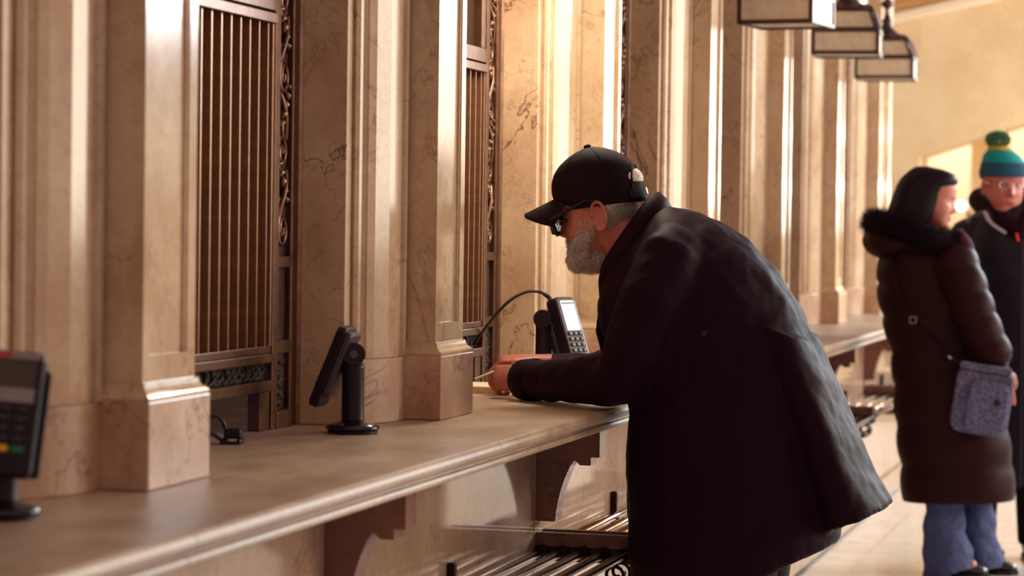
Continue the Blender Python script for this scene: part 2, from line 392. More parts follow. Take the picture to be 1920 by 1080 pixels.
bm = B(); moulding(bm, -0.307, ya_+0.022, ya_+0.168, [(0.019, ZB), (0.021, ZB+0.006), (0.011, ZB+0.014), (0.0055, ZB+0.027), (0.002, ZM)]); obj('base_moulding', bm, M_marble, cp_)
obj('pilaster_shaft', mkbox(-0.56, -0.307, ya_+0.022, ya_+0.168, ZM, TOP), M_marble, cp_, bevel=0.003)
P_first = make_pilaster(P0 - PER)
for k in range(0, 7):
    c = copy_tree(P_first, (0, 0, 0), wl); c.location = P_first.location + Vector((0, PER*(k+1), 0))

# ------------------------------------------------------------------ windows (bronze grilles), built once and repeated
def spiral(bm, cy, cz, r, turns, s, x, rad=0.003):
    pts = []; n = 26
    for i in range(n):
        t = i/(n-1); a = s*(t*turns*2*PI) + PI/2*s; rr = r*(1-0.82*t)
        pts.append((x, cy+rr*0.78*math.cos(a), cz+rr*math.sin(a)))
    tube(bm, pts, [rad*(1-0.3*i/n) for i in range(n)], 6)
def leaf(bm, x, cy, cz, w, h, ang, lift=0.006):
    ca, sa = math.cos(ang), math.sin(ang); v = []
    out = [(0, -1, 0), (.55, -.45, .6), (.95, 0, .4), (.5, .5, .7), (0, 1, 0.2), (-.5, .5, .7), (-.95, 0, .4), (-.55, -.45, .6)]
    for (a, b, l) in out: v.append(bm.verts.new((x+lift*l*0.5, cy+(a*w*ca-b*h*sa), cz+(a*w*sa+b*h*ca))))
    c = bm.verts.new((x+lift, cy, cz)); k = bm.verts.new((x-0.002, cy, cz))
    for i in range(8):
        bm.faces.new((v[i], v[(i+1) % 8], c)); bm.faces.new((v[(i+1) % 8], v[i], k))
def make_window(cy, n):
    w_ = empty('window_%d' % n, (-0.555, cy, 1.0)); tag(w_, kind='structure')
    X = -0.555; h = 0.483
    # centre panel: half-width 0.30, side strips to h
    for s in (-1, 1):
        a = lambda u, v: (min(cy+s*u, cy+s*v), max(cy+s*u, cy+s*v))
        y0, y1 = a(0.306, 0.340); obj('inner_stile', mkbox(X-0.03, X+0.007, y0, y1, 1.0005, TOP), M_bronze, w_, bevel=0.002)
        y0, y1 = a(0.424, 0.466); obj('outer_stile', mkbox(X-0.03, X+0.006, y0, y1, 1.0005, TOP), M_bronze, w_, bevel=0.004)
        y0, y1 = a(0.466, 0.475); obj('frame_fillet', mkbox(X-0.03, X-0.006, y0, y1, 1.0005, TOP), M_bronze_dk, w_)
        y0, y1 = a(0.335, 0.428)
        obj('side_panel', mkbox(X-0.05, X-0.008, y0, y1, 1.0005, TOP), M_board, w_)
        obj('side_rail', mkbox(X-0.03, X+0.006, y0, y1, 1.355, 1.380), M_bronze, w_, bevel=0.002)
        obj('side_rail', mkbox(X-0.03, X+0.006, y0, y1, 1.165, 1.195), M_bronze, w_, bevel=0.002)
        obj('side_rail', mkbox(X-0.03, X+0.010, y0, y1, 1.0005, 1.04), M_bronze, w_, bevel=0.002)
        # scroll relief
        sr = B(); yc = (y0+y1)/2; z = 1.44; fl_ = 1
        while z < 2.6:
            spiral(sr, yc+0.004*fl_, z, 0.044, 1.8, fl_, X-0.004, 0.0062)
            spiral(sr, yc-0.012*fl_, z+0.052, 0.024, 1.3, -fl_, X-0.004, 0.0052)
            tube(sr, catmull([(X-0.004, yc-0.022*fl_, z+0.03), (X+0.004, yc+0.0*fl_, z+0.085), (X-0.002, yc+0.022*fl_, z+0.13)], 5), 0.006, 6)
            for q in range(5): leaf(sr, X-0.007, yc+fl_*(0.018-0.012*q), z+0.065+0.02*q, 0.009, 0.024, fl_*(0.9-0.5*q), 0.018)
            z += 0.085*2; fl_ = -fl_
        o = obj('scroll_relief', sr, M_relief, w_, smooth=True)
        lf = B()
        for q in range(9):
            leaf(lf, X-0.008, yc+0.014*math.sin(q*2.1), 1.055+q*0.0125, 0.016, 0.012, q*1.7, 0.012)
        obj('leaf_relief', lf, M_verd, w_)
        y0, y1 = a(0.35, 0.41); obj('sunk_panel', mkbox(X-0.0079, X-0.004, y0+0.01, y1-0.005, 1.215, 1.34), M_bronze_dk, w_)
    # rails of the centre panel
    y0, y1 = cy-0.306, cy+0.306
    for (za, zb, xx) in ((1.148, 1.168, 0.010), (1.168, 1.185, 0.003), (1.086, 1.110, 0.010), (1.842+0.045, 1.865+0.045, 0.012), (1.915, 1.955, 0.006)):
        obj('rail', mkbox(X-0.028, X+xx, y0, y1, za, zb), M_bronze, w_, bevel=0.002)
    obj('shutter_board', mkbox(X-0.03, X-0.022, y0, y1, 1.185, 1.89), M_board, w_)
    bar0 = None
    for i in range(-5, 6):
        y = cy+0.055*i
        if bar0 is None:
            bar0 = obj('grille_bar', mkbox(X-0.024, X+0.001, y-0.003, y+0.003, 1.185, 1.887), M_bronze_lt, w_)
            bar0['_y'] = 0
        else:
            c = bar0.copy(); COL.objects.link(c); c.parent = w_; c.location = bar0.location + Vector((0, 0.055*(i+5), 0))
    obj('side_bar', mkbox(X-0.024, X+0.004, y0, y0+0.012, 1.185, 1.887), M_bronze_lt, w_); obj('side_bar', mkbox(X-0.024, X+0.004, y1-0.012, y1, 1.185, 1.887), M_bronze_lt, w_)
    obj('glass_pane', mkbox(X-0.026, X-0.020, y0, y1, 1.955, TOP), M_glass, w_)
    for s in (-1, 1):
        obj('pane_stile', mkbox(X-0.024, X+0.004, *( (cy+0.262, cy+0.306) if s > 0 else (cy-0.306, cy-0.262)), 1.955, TOP), M_bronze, w_, bevel=0.002)
    # openwork foliage band
    lf = B(); random.seed(3)
    for q in range(15):
        yy = cy-0.285+q*0.0405
        tube(lf, catmull([(X-0.012, yy-0.018, 1.112), (X-0.008, yy+0.012, 1.13), (X-0.012, yy-0.006, 1.148)], 4), 0.0032, 5)
        for r in range(4): leaf(lf, X-0.012, yy+random.uniform(-.016, .016), 1.113+r*0.0105, 0.012, 0.008, random.uniform(-1.5, 1.5), 0.008)
    obj('foliage_band', lf, M_verd, w_)
    # below the band: stub posts beside the slot
    for s in (-1, 1):
        a, b = (cy+0.245, cy+0.306) if s > 0 else (cy-0.306, cy-0.245)
        obj('slot_post', mkbox(X-0.026, X+0.002, a, b, 1.0005, 1.086), M_bronze, w_, bevel=0.002)
    obj('slot_board', mkbox(X-0.16, X-0.15, y0, y1, 1.0005, 1.055), M_board, w_)
    return w_
WIN0 = make_window(P0 + 0.1375 - PER/2, 1)
WINS = [WIN0]
for k in range(1, 8):
    c = copy_tree(WIN0, (0, PER*k, 0)); c.name = 'window_%d' % (k+1); WINS.append(c)

# ------------------------------------------------------------------ counter
ct = empty('ticket_counter', (-0.3, 8, 0.94)); tag(ct, 'long worn cream marble counter shelf running under the ticket windows', 'counter')
prof = [(-1.1, 0.946), (-0.020, 0.946), (-0.014, 0.949), (-0.012, 0.955), (-0.014, 0.961), (-0.022, 0.964), (-0.021, 0.968), (-0.012, 0.970), (-0.004, 0.974), (0.0005, 0.980), (0.002, 0.987), (0.0, 0.994), (-0.005, 0.9985), (-0.012, 1.0), (-1.1, 1.0)]
seams = [0.2, 1.9, 3.48, 5.9, 8.9, 11.9, END+0.16]
for a, b in zip(seams, seams[1:]):
    bm = B(); prism_y(bm, prof, a+0.0006, b-0.0006); obj('counter_slab', bm, M_counter, ct, bevel=0.0012, segs=1)
cprof = [(-0.225, 0.9455), (-0.060, 0.9455), (-0.060, 0.866), (-0.083, 0.866), (-0.083, 0.845), (-0.112, 0.845), (-0.118, 0.852), (-0.126, 0.857), (-0.137, 0.842), (-0.150, 0.812), (-0.160, 0.782), (-0.168, 0.750), (-0.173, 0.72), (-0.175, 0.698), (-0.225, 0.698)]
CY = [2.98, 4.70, 6.36, 8.06, 9.78, 11.45, 13.10, 14.45]
for y in CY:
    bm = B(); prism_y(bm, cprof, y, y+0.07); obj('corbel', bm, M_corbel, ct, bevel=0.0015, segs=1)

# ------------------------------------------------------------------ bag racks under the counter
def make_rack(y0, y1):
    r = empty('bag_rack', (-0.22, (y0+y1)/2, 0.6))
    for i in range(5):
        x = -0.205+0.054*i
        bm = B(); tube(bm, [(x, y0+0.09, 0.622), (x, y1-0.002, 0.622)], 0.011, 12, round_end=False); obj('rod', bm, M_rod, r, smooth=True)
        bm = B(); tube(bm, [(x, y1-0.035, 0.622), (x, y1-0.003, 0.622)], 0.017, 12, round_end=False); obj('collar', bm, M_iron, r, smooth=True)
    for y in (y0+0.075, y1):
        obj('end_plate', mkbox(-0.224, 0.024, y, y+0.022, 0.634, 0.669), M_rackplate, r, bevel=0.002)
        obj('rod_holder', mkbox(-0.224, 0.024, y+0.002, y+0.018, 0.596, 0.634), M_iron, r, bevel=0.002)
    ym = (y0+y1)/2+0.02
    obj('cross_bar', mkbox(-0.224, 0.022, ym, ym+0.012, 0.598, 0.61), M_iron, r)
    obj('wall_post', mkbox(-0.224, -0.206, ym, ym+0.02, 0.598, 0.69), M_iron, r, bevel=0.003)
    obj('front_rail', mkbox(0.022, 0.030, y0+0.075, y1+0.02, 0.626, 0.634), M_iron, r, bevel=0.002)
    for y in (y0+0.085, y1+0.01):
        bm = B(); pts = []
        for i in range(18):
            t = i/17; a = -PI*0.5+t*2*PI*1.25; rr = 0.030*(1-0.6*t); pts.append((-0.02+rr*math.cos(a), y, 0.566+rr*math.sin(a)))
        tube(bm, pts, 0.005, 6)
        tube(bm, catmull([(-0.22, y, 0.50), (-0.15, y, 0.528), (-0.08, y, 0.53), (-0.02, y, 0.536)], 4), 0.006, 6)
        obj('scroll_bracket', bm, M_iron, r, smooth=True)
    return r
rnames = ['in the near left corner', 'below the dark tilted terminal', "beside the capped man's coat", "hidden behind the capped man's coat", "right of the capped man's coat", "below the third lantern window", "next to the woman's long coat"]
for i, (a, b) in enumerate(zip(CY[:-1], CY[1:])):
    r = make_rack(a, b); tag(r, ['brass rod bag rack under the counter, nearest of all, below the frame', 'brass rod bag rack under the counter at the bottom edge, left of the capped man', 'brass rod bag rack just left of the capped man, beyond the big corbel', 'brass rod bag rack behind the capped man, mostly hidden by his coat', 'brass rod bag rack right behind the hem of the black coat', 'brass rod bag rack between the black coat and the woman, nearer one', 'last brass rod bag rack, ending beside the woman in brown'][i], 'bag rack', 'bag racks under the counter')

# ------------------------------------------------------------------ far hall
fw = empty('wall_far', (0, 20, 0)); tag(fw, 'ochre stone wall of the far hall', kind='structure')
YF = 20.0
obj('stone_facing', mkbox(-7, -0.675, YF, YF+0.6, 0, 6), M_hall, fw)
# sloping lintel over a bright passage
def quad_prism(bm, pts, y0, y1): prism_y(bm, pts, y0, y1)
bm = B(); quad_prism(bm, [(-0.675, 2.048), (0.45, 2.42), (0.45, 6), (-0.675, 6)], YF, YF+0.6); obj('sloped_lintel', bm, M_hall, fw)
obj('stone_facing', mkbox(0.45, 9, YF, YF+0.6, 0, 6), M_hall, fw)
obj('passage_wall', mkbox(-3.5, 2.5, YF+3.0, YF+3.3, 0, 4.0), M_hallpale, fw)
obj('passage_pier', mkbox(-0.36, -0.20, YF+0.9, YF+1.3, 0, 4.0), M_hall, fw, bevel=0.01)
l = bpy.data.lights.new('passage_lamp', 'POINT'); l.energy = 110; l.color = (1, 0.88, 0.72); l.shadow_soft_size = 0.2
lo = bpy.data.objects.new('passage_lamp', l); COL.objects.link(lo); lo.location = (-0.6, YF+1.8, 2.6)
# cornice, and vault soffit with its shadow put into the brown colour
bm = B(); quad_prism(bm, [(-3.0, 2.63), (-0.95, 3.062), (0.10, 3.285), (3.0, 3.80), (3.0, 3.90), (0.10, 3.37), (-0.95, 3.14), (-3.0, 2.70)], YF-0.10, YF-0.001); tag(obj('trim_1', bm, M_hallpale, None, bevel=0.01), 'pale sloping cornice on the far wall', kind='structure')
bm = B(); quad_prism(bm, [(-3.0, 2.72), (-0.95, 3.15), (0.10, 3.38), (3.0, 3.91), (3.0, 6.0), (-3.0, 6.0)], YF-0.35, YF-0.101); tag(obj('ceiling', bm, M_ceil), 'vault in brown shadow above the cornice', kind='structure')
# glazed bays of the concourse, right of the picture: what the polished marble mirrors
def glazing(x0, x1, z0, z1, n):
    g = empty('window_%d' % n, (x0, YF, z0)); tag(g, kind='structure')
    obj('glazing', mkbox(x0, x1, YF-0.05, YF-0.02, z0, z1), M_daylight, g)
    nx = max(2, round((x1-x0)/0.7))
    for i in range(nx+1):
        x = x0+(x1-x0)*i/nx; obj('mullion', mkbox(x-0.02, x+0.02, YF-0.09, YF-0.051, z0, z1), M_bronze_dk, g)
    return g
glz = glazing(0.42, 3.1, 1.45, 3.3, 9); glazing(3.3, 4.7, 2.15, 3.6, 10)
vx = at(1803, 386, YF+0.5)
globe0 = empty('globe_lamp', vx); tag(globe0, "white glowing globe lamp between the woman's face and the man in the knitted hat", 'lamp')
bm = B(); ellipsoid(bm, vx, (0.034, 0.034, 0.034)); gv_ = obj('globe', bm, M_lampglow, globe0, smooth=True)
bm = B(); ellipsoid(bm, (0.42, YF, 1.45), (0.06, 0.06, 0.06)); gl_ = obj('globe', bm, M_lampglow, glz, smooth=True); gl_.location = (0.0, -0.2, 0.35)
bm = B(); tube(bm, [vx+Vector((0.05, 0, -0.04)), vx+Vector((0.05, 0, -vx.z+0.01))], 0.012, 8); obj('stem', bm, M_bronze_dk, globe0)
bm = B(); lathe_ = [(0.12, 0.001), (0.12, 0.02), (0.02, 0.04)]; loft(bm, [ring((vx.x+0.05, vx.y, z), (r, 0, 0), (0, r, 0), 20) for r, z in lathe_]); obj('foot', bm, M_bronze_dk, globe0)
for z in (2.22, 1.80):
    for i in range(10):
        c = gl_.copy(); COL.objects.link(c); c.parent = glz; c.location = Vector((0.55+0.26*i, YF-0.2, z)) - ORG[glz]

# ------------------------------------------------------------------ lanterns
def make_lantern(cx, cy, zb, rot, lit, label):
    L_ = empty('hanging_lantern', (cx, cy, zb)); glass = M_frost_on if lit else M_frost
    hw, hd = 0.155, 0.155
    def frame(parts, name='lower_frame'):
        bm = B()
        for p in parts: box(bm, *p)
        return obj(name, bm, M_lantern, L_, bevel=0.002)
    t = 0.017
    z0, z1 = zb, zb+0.118
    X0, X1, Y0, Y1 = cx-hw, cx+hw, cy-hd, cy+hd
    parts = []
    for x in (X0, X1-t):
        for y in (Y0, Y1-t): parts.append((x, x+t, y, y+t, z0+t, z1-t))
    for (za, zb_) in ((z0, z0+t), (z1-t, z1)):
        parts += [(X0, X1, Y0, Y0+t, za, zb_), (X0, X1, Y1-t, Y1, za, zb_), (X0, X0+t, Y0+t, Y1-t, za, zb_), (X1-t, X1, Y0+t, Y1-t, za, zb_)]
    frame(parts)
    for a in ((X0+t, X1-t, Y0+0.006, Y0+0.010), (X0+t, X1-t, Y1-0.010, Y1-0.006), (X0+0.006, X0+0.010, Y0+t, Y1-t), (X1-0.010, X1-0.006, Y0+t, Y1-t)):
        obj('glass_pane', mkbox(*a, z0+t, z1-t), glass, L_)
    obj('glass_pane', mkbox(X0+t, X1-t, Y0+t, Y1-t, z0+0.008, z0+0.012), glass, L_)
    # upper tapered tier: four trapezoid panes with hip bars
    za, zc = z1, zb+0.205; i0, i1 = 0.135, 0.105
    def c4(i, z): return [(cx-i, cy-i, z), (cx+i, cy-i, z), (cx+i, cy+i, z), (cx-i, cy+i, z)]
    lo_, hi_ = c4(i0, za), c4(i1, zc)
    for k in range(4):
        j = (k+1) % 4
        bm = B(); n = Vector(((0, -1, 0), (1, 0, 0), (0, 1, 0), (-1, 0, 0))[k])*0.003
        q = [Vector(lo_[k]), Vector(lo_[j]), Vector(hi_[j]), Vector(hi_[k])]
        loft(bm, [[p-n for p in q], [p+n for p in q]]); obj('upper_pane', bm, glass, L_)
    bm = B()
    for k in range(4):
        j = (k+1) % 4
        tube(bm, [lo_[k], hi_[k]], 0.009, 6); tube(bm, [lo_[k], lo_[j]], 0.009, 6); tube(bm, [hi_[k], hi_[j]], 0.010, 6)
    obj('upper_frame', bm, M_lantern, L_)
    for k in range(4):
        sx, sy = (-1, 1, 1, -1)[k], (-1, -1, 1, 1)[k]
        bm = B(); tube(bm, catmull([(cx+sx*0.06, cy+sy*0.06, zb+0.232), (cx+sx*0.105, cy+sy*0.105, zb+0.222), (cx+sx*0.13, cy+sy*0.13, zb+0.185), (cx+sx*0.143, cy+sy*0.143, zb+0.14), (cx+sx*0.150, cy+sy*0.150, zb+0.118)], 4), 0.006, 6)
        obj('curved_arm', bm, M_lantern, L_, smooth=True)
    # dome cap, neck, rod, ball
    bm = B(); prof_ = [(0.118, 0.203), (0.118, 0.212), (0.10, 0.222), (0.075, 0.236), (0.05, 0.252), (0.032, 0.275), (0.024, 0.30), (0.030, 0.312), (0.020, 0.322), (0.014, 0.345)]
    loft(bm, [ring((cx, cy, zb+z), (r, 0, 0), (0, r, 0), 20) for r, z in prof_]); obj('dome_cap', bm, M_lantern, L_, smooth=True)
    bm = B(); tube(bm, [(cx, cy, zb+0.34), (cx, cy, 3.9)], 0.008, 8); obj('rod', bm, M_lantern, L_)
    bm = B(); ellipsoid(bm, (cx, cy, zb+0.40), (0.032, 0.032, 0.026)); obj('ball', bm, M_lantern, L_, smooth=True)
    L_.rotation_euler.z = rot
    tag(L_, label, 'lantern', 'lanterns hanging in a row over the counter')
    if lit:
        l = bpy.data.lights.new('lantern_bulb', 'AREA'); l.shape = 'SQUARE'; l.size = 0.22; l.energy = 11; l.color = (1.0, 0.88, 0.66)
        lo = bpy.data.objects.new('lantern_bulb', l); COL.objects.link(lo); lo.location = (cx, cy, zb-0.01)
        l = bpy.data.lights.new('lantern_bulb_side', 'POINT'); l.energy = 9; l.color = (1.0, 0.88, 0.66); l.shadow_soft_size = 0.12
        lo = bpy.data.objects.new('lantern_bulb_side', l); COL.objects.link(lo); lo.location = (cx, cy+0.30, zb+0.05)
    return L_
LY = P0+0.1375+PER/2
make_lantern(-0.19, LY+0.0, 2.262, 0, False, 'bronze lantern over the nearest ticket window, above the frame')
make_lantern(-0.19, LY+PER, 2.262, 0, True, 'lit bronze lantern above the capped man, over the frame')
make_lantern(-0.19, LY+2*PER, 2.262, 0, False, 'unlit bronze lantern just behind the lit one, above the frame')
make_lantern(-0.185, LY+3*PER-0.01, 2.262, -0.15, False, 'largest and leftmost of the three bronze box lanterns, cut by the top edge')
make_lantern(-0.17, LY+4*PER+0.0, 2.262, 0.07, False, 'middle of the three bronze box lanterns in the visible row')
make_lantern(-0.19, LY+5*PER+0.0, 2.254, 0.03, False, 'rightmost and farthest of the three bronze box lanterns, its dome cap and rod in view')

# ------------------------------------------------------------------ payment terminals
def rbox(bm, cx, cy, cz, w, d, h, M, r=0.008):
    """rounded slab: w (x) * h (z) outline with rounded corners, thickness d (y); M maps local->world"""
    pts = []
    for (sx, sz, a0) in ((1, 1, 0), (-1, 1, 90), (-1, -1, 180), (1, -1, 270)):
        for k in range(4):
            a = math.radians(a0+30*k); pts.append((sx*(w/2-r)+r*math.cos(a), sz*(h/2-r)+r*math.sin(a)))
    rings = []
    for (y, s) in ((-d/2, 0.93), (-d/2+min(0.003, d*0.2), 1.0), (d/2-min(0.003, d*0.2), 1.0), (d/2, 0.93)):
        rings.append([M @ Vector((cx+p[0]*s, cy+y, cz+p[1]*s)) for p in pts])
    loft(bm, rings)
def lathe(bm, c, prof_, n=28):
    loft(bm, [ring((c[0], c[1], c[2]+z), (r, 0, 0), (0, r, 0), n) for r, z in prof_])
def stand(T, x, y, h=0.155, zc=1.0):
    bm = B(); lathe(bm, (x, y, zc), [(0.052, 0.0), (0.055, 0.002), (0.055, 0.006), (0.050, 0.008)]); obj('foot_plate', bm, M_black, T, smooth=False)
    bm = B(); lathe(bm, (x, y, zc), [(0.058, 0.0085), (0.060, 0.012), (0.058, 0.017), (0.046, 0.021), (0.030, 0.0245), (0.0255, 0.027)]); obj('base_disc', bm, M_black2, T, smooth=True)
    bm = B(); lathe(bm, (x, y, zc), [(0.0255, 0.0262), (0.0248, 0.03), (0.0242, h-0.03), (0.0250, h-0.025), (0.0250, h-0.02), (0.022, h-0.012)]); obj('post', bm, M_black, T, smooth=True)
def face_keys(T, M, d, w, zt, rows, cols, kw, kh, gx, gz, mat=None, marks=True):
    for r in range(rows):
        for c in range(cols):
            x = (c-(cols-1)/2)*gx; z = zt-r*gz
            bm = B(); rbox(bm, x, -d/2-0.002, z, kw, 0.004, kh, M, 0.002); k = obj('key', bm, mat or M_key, T)
            if marks:
                bm = B(); rbox(bm, x, -d/2-0.0043, z+0.0005, kw*0.30, 0.0006, kh*0.4, M, 0.0005); obj('key_print', bm, M_keymark, T)
# 1: tilted terminal seen from its side, screen turned to the clerk
T = empty('payment_terminal', (-0.36, 5.27, 1.0)); tag(T, 'black payment terminal on a post, tilted edge-on with its screen turned to the window', 'payment terminal')
stand(T, -0.360, 5.27, 0.165)
a1, a2 = at(652, 613, 5.27), at(592, 762, 5.27)
ctr = (a1+a2)/2; zax = (a1-a2).normalized(); yax = Vector((-zax.z, 0.0, zax.x)); yax = -yax if yax.x > 0 else yax   # back of the slab faces +x
yax = -yax; xax = yax.cross(zax).normalized()
ML = Matrix(((xax.x, yax.x, zax.x, ctr.x+0.006), (xax.y, yax.y, zax.y, 5.27), (xax.z, yax.z, zax.z, ctr.z), (0, 0, 0, 1)))
bm = B(); rbox(bm, 0, -0.004, 0, 0.078, 0.022, 0.186, ML, 0.010); obj('terminal_body', bm, M_black, T, bevel=0.001)
bm = B(); rbox(bm, 0, 0.014, 0.012, 0.074, 0.014, 0.15, ML, 0.008); obj('back_cradle', bm, M_grey, T)
bm = B(); rbox(bm, 0, -0.0155, 0.05, 0.06, 0.002, 0.06, ML, 0.003); obj('screen', bm, M_screenoff, T)
face_keys(T, ML, 0.030, 0.07, 0.0, 4, 3, 0.014, 0.009, 0.019, 0.015)
bm = B(); tube(bm, [at(664, 664, 5.245), at(664, 664, 5.295)], 0.0245, 18, round_end=False); obj('tilt_joint', bm, M_black, T)
bm = B(); tube(bm, [at(664, 664, 5.241), at(664, 664, 5.246)], 0.009, 12, round_end=False); obj('joint_screw', bm, M_grey, T)
bm = B(); c = at(656, 655, 5.27); box(bm, c.x-0.022, c.x+0.012, 5.25, 5.29, c.z-0.014, c.z+0.014); obj('joint_arm', bm, M_black, T, bevel=0.004)

def terminal_facing(loc_base, ctr, look, tilt, w, h, th, name, label, lit, h_stand=0.15, roll=0.0):
    T = empty(name, loc_base); tag(T, label, 'payment terminal')
    stand(T, loc_base[0], loc_base[1], h_stand)
    d = Vector((math.cos(look)*math.cos(tilt), math.sin(look)*math.cos(tilt), math.sin(tilt)))   # outward normal of screen
    z = Vector((-math.cos(look)*math.sin(tilt), -math.sin(look)*math.sin(tilt), math.cos(tilt)))
    x = z.cross(d)*1.0
    x = (x*math.cos(roll)+z*math.sin(roll)).normalized(); z = d.cross(x).normalized(); z = z if z.z > 0 else -z
    y = -d
    Mx = Matrix(((x.x, y.x, z.x, ctr[0]), (x.y, y.y, z.y, ctr[1]), (x.z, y.z, z.z, ctr[2]), (0, 0, 0, 1)))
    return T, Mx
# 2: lit terminal behind the man's arms
ctr2 = at(1072, 615, 7.0)
T2, M2 = terminal_facing((-0.372, 7.0, 1.0), ctr2, math.radians(-26), math.radians(21), 0.08, 0.17, 0.03, 'payment_terminal', "black payment terminal with a lit white screen and keypad, beside the capped man's face", True, 0.20, 0.0)
bm = B(); rbox(bm, 0, 0.016, 0, 0.082, 0.038, 0.185, M2, 0.012); obj('terminal_body', bm, M_black, T2)
bm = B(); rbox(bm, 0, -0.0035, 0, 0.078, 0.003, 0.18, M2, 0.010); obj('terminal_face', bm, M_grey, T2)
bm = B(); rbox(bm, 0.002, -0.0055, 0.036, 0.056, 0.002, 0.088, M2, 0.003); obj('screen', bm, M_screen, T2)
bm = B(); rbox(bm, 0.002, -0.0068, 0.072, 0.054, 0.0008, 0.006, M2, 0.002); obj('status_bar', bm, M_ltgrey, T2)
for r in range(4):
    for c in range(3):
        x, z = 0.002+(c-1)*0.022, -0.018-r*0.0165
        bm = B(); rbox(bm, x, -0.007, z, 0.017, 0.004, 0.011, M2, 0.002); obj('key', bm, M_key, T2)
        bm = B(); rbox(bm, x, -0.0093, z, 0.005, 0.0006, 0.005, M2, 0.0005); obj('key_print', bm, M_keymark, T2)
for c, mm in enumerate((M_red, M_yellow, M_green)):
    bm = B(); rbox(bm, 0.002+(c-1)*0.022, -0.007, -0.082, 0.017, 0.004, 0.009, M2, 0.002); obj('key', bm, mm, T2)
bm = B(); rbox(bm, 0, 0.054, -0.010, 0.074, 0.016, 0.165, M2, 0.008); obj('back_cradle', bm, M_black, T2)
bm = B(); tube(bm, [(-0.372, 6.975, 1.195), (-0.372, 7.025, 1.195)], 0.026, 18, round_end=False); obj('tilt_joint', bm, M_black, T2)
p_ = catmull([at(884, 655, 6.95), at(912, 612, 6.95), at(952, 567, 6.95), at(985, 548, 6.97), at(1010, 547, 6.98), at(1026, 555, 7.0), at(1034, 564, 7.0)], 8)
bm = B(); tube(bm, p_, 0.0045, 8); tube(bm, [at(884, 655, 6.95), at(872, 690, 7.0), (-0.60, 7.02, 1.02)], 0.0045, 8)
cb = obj('cable', bm, M_cord, T2, smooth=True)
bm = B(); tube(bm, p_[-12:], 0.0065, 8); obj('strain_relief', bm, M_cord, T2, smooth=True)
# 0: terminal at the left edge, facing the camera
ctr0 = at(12, 772, 3.50)
T0, M0 = terminal_facing((-0.338, 3.535, 1.0), ctr0, math.radians(-78), math.radians(12), 0.1, 0.2, 0.03, 'payment_terminal', 'black payment terminal with yellow and green keys, cut by the left edge', False, 0.12, math.radians(-4))
bm = B(); rbox(bm, 0, 0.012, -0.002, 0.094, 0.032, 0.19, M0, 0.012); obj('terminal_body', bm, M_black, T0)
bm = B(); rbox(bm, 0.004, 0.030, -0.012, 0.100, 0.010, 0.165, M0, 0.008); obj('back_cradle', bm, M_black, T0)
bm = B(); rbox(bm, 0, -0.0045, 0.086, 0.084, 0.002, 0.012, M0, 0.003); obj('top_panel', bm, M_ltgrey, T0)
bm = B(); rbox(bm, -0.012, -0.0058, 0.086, 0.026, 0.002, 0.007, M0, 0.003); obj('badge', bm, M_red, T0)
bm = B(); rbox(bm, 0, -0.0045, 0.058, 0.078, 0.002, 0.040, M0, 0.003); obj('screen', bm, M_screenoff, T0)
bm = B(); rbox(bm, 0, -0.0045, 0.026, 0.080, 0.002, 0.022, M0, 0.002); obj('soft_key_panel', bm, M_ltgrey, T0)
for r in range(4):
    for c in range(3):
        x, z = (c-1)*0.025, 0.006-r*0.015
        bm = B(); rbox(bm, x, -0.006, z, 0.019, 0.004, 0.010, M0, 0.002); obj('key', bm, M_key, T0)
        bm = B(); rbox(bm, x, -0.0083, z, 0.006, 0.0006, 0.004, M0, 0.0005); obj('key_print', bm, M_grey, T0)
for c, mm in enumerate((M_red, M_yellow, M_green)):
    bm = B(); rbox(bm, (c-1)*0.025, -0.006, -0.055, 0.020, 0.004, 0.010, M0, 0.003); obj('key', bm, mm, T0)
# small black scanner with a curled cable by the first window
sc_ = empty('card_reader', (-0.50, 4.92, 1.0)); tag(sc_, 'small black card reader with a curled cable behind the near marble block', 'card reader')
ang = Matrix.Translation((-0.497, 4.905, 1.018)) @ Matrix.Rotation(math.radians(12), 4, 'Z')
bm = B(); rbox(bm, 0, 0, -0.012, 0.044, 0.05, 0.012, ang, 0.004); obj('reader_base', bm, M_black, sc_)
bm = B(); rbox(bm, 0.002, 0, 0.004, 0.036, 0.032, 0.018, ang, 0.004); obj('reader_head', bm, M_black, sc_)
bm = B(); rbox(bm, 0.004, -0.0255, -0.008, 0.018, 0.001, 0.004, ang, 0.001); obj('reader_badge', bm, M_keymark, sc_)
bm = B(); tube(bm, catmull([(-0.52, 4.93, 1.02), (-0.525, 4.92, 1.045), (-0.54, 4.91, 1.055), (-0.56, 4.90, 1.04), (-0.58, 4.88, 1.01), (-0.66, 4.86, 1.006)], 6), 0.004, 8); obj('cable', bm, M_cord, sc_, smooth=True)
bm = B(); tube(bm, catmull([(-0.515, 4.885, 1.01), (-0.53, 4.87, 1.022), (-0.545, 4.86, 1.006), (-0.62, 4.85, 1.006)], 6), 0.004, 8); obj('cable', bm, M_cord, sc_, smooth=True)
# blue monitor behind the openwork
mo = empty('monitor', (-0.78, 4.98, 1.0)); tag(mo, 'blue lit monitor glimpsed through the foliage band of the near window', 'monitor')
obj('monitor_screen', mkbox(-0.735, -0.73, 4.84, 5.02, 1.08, 1.20), M_monitor, mo); obj('monitor_case', mkbox(-0.76, -0.736, 4.82, 5.04, 1.06, 1.22), M_black, mo, bevel=0.004)
obj('monitor_foot', mkbox(-0.80, -0.72, 4.88, 4.98, 1.0005, 1.008), M_black, mo); obj('monitor_neck', mkbox(-0.77, -0.762, 4.91, 4.95, 1.008, 1.10), M_black, mo)
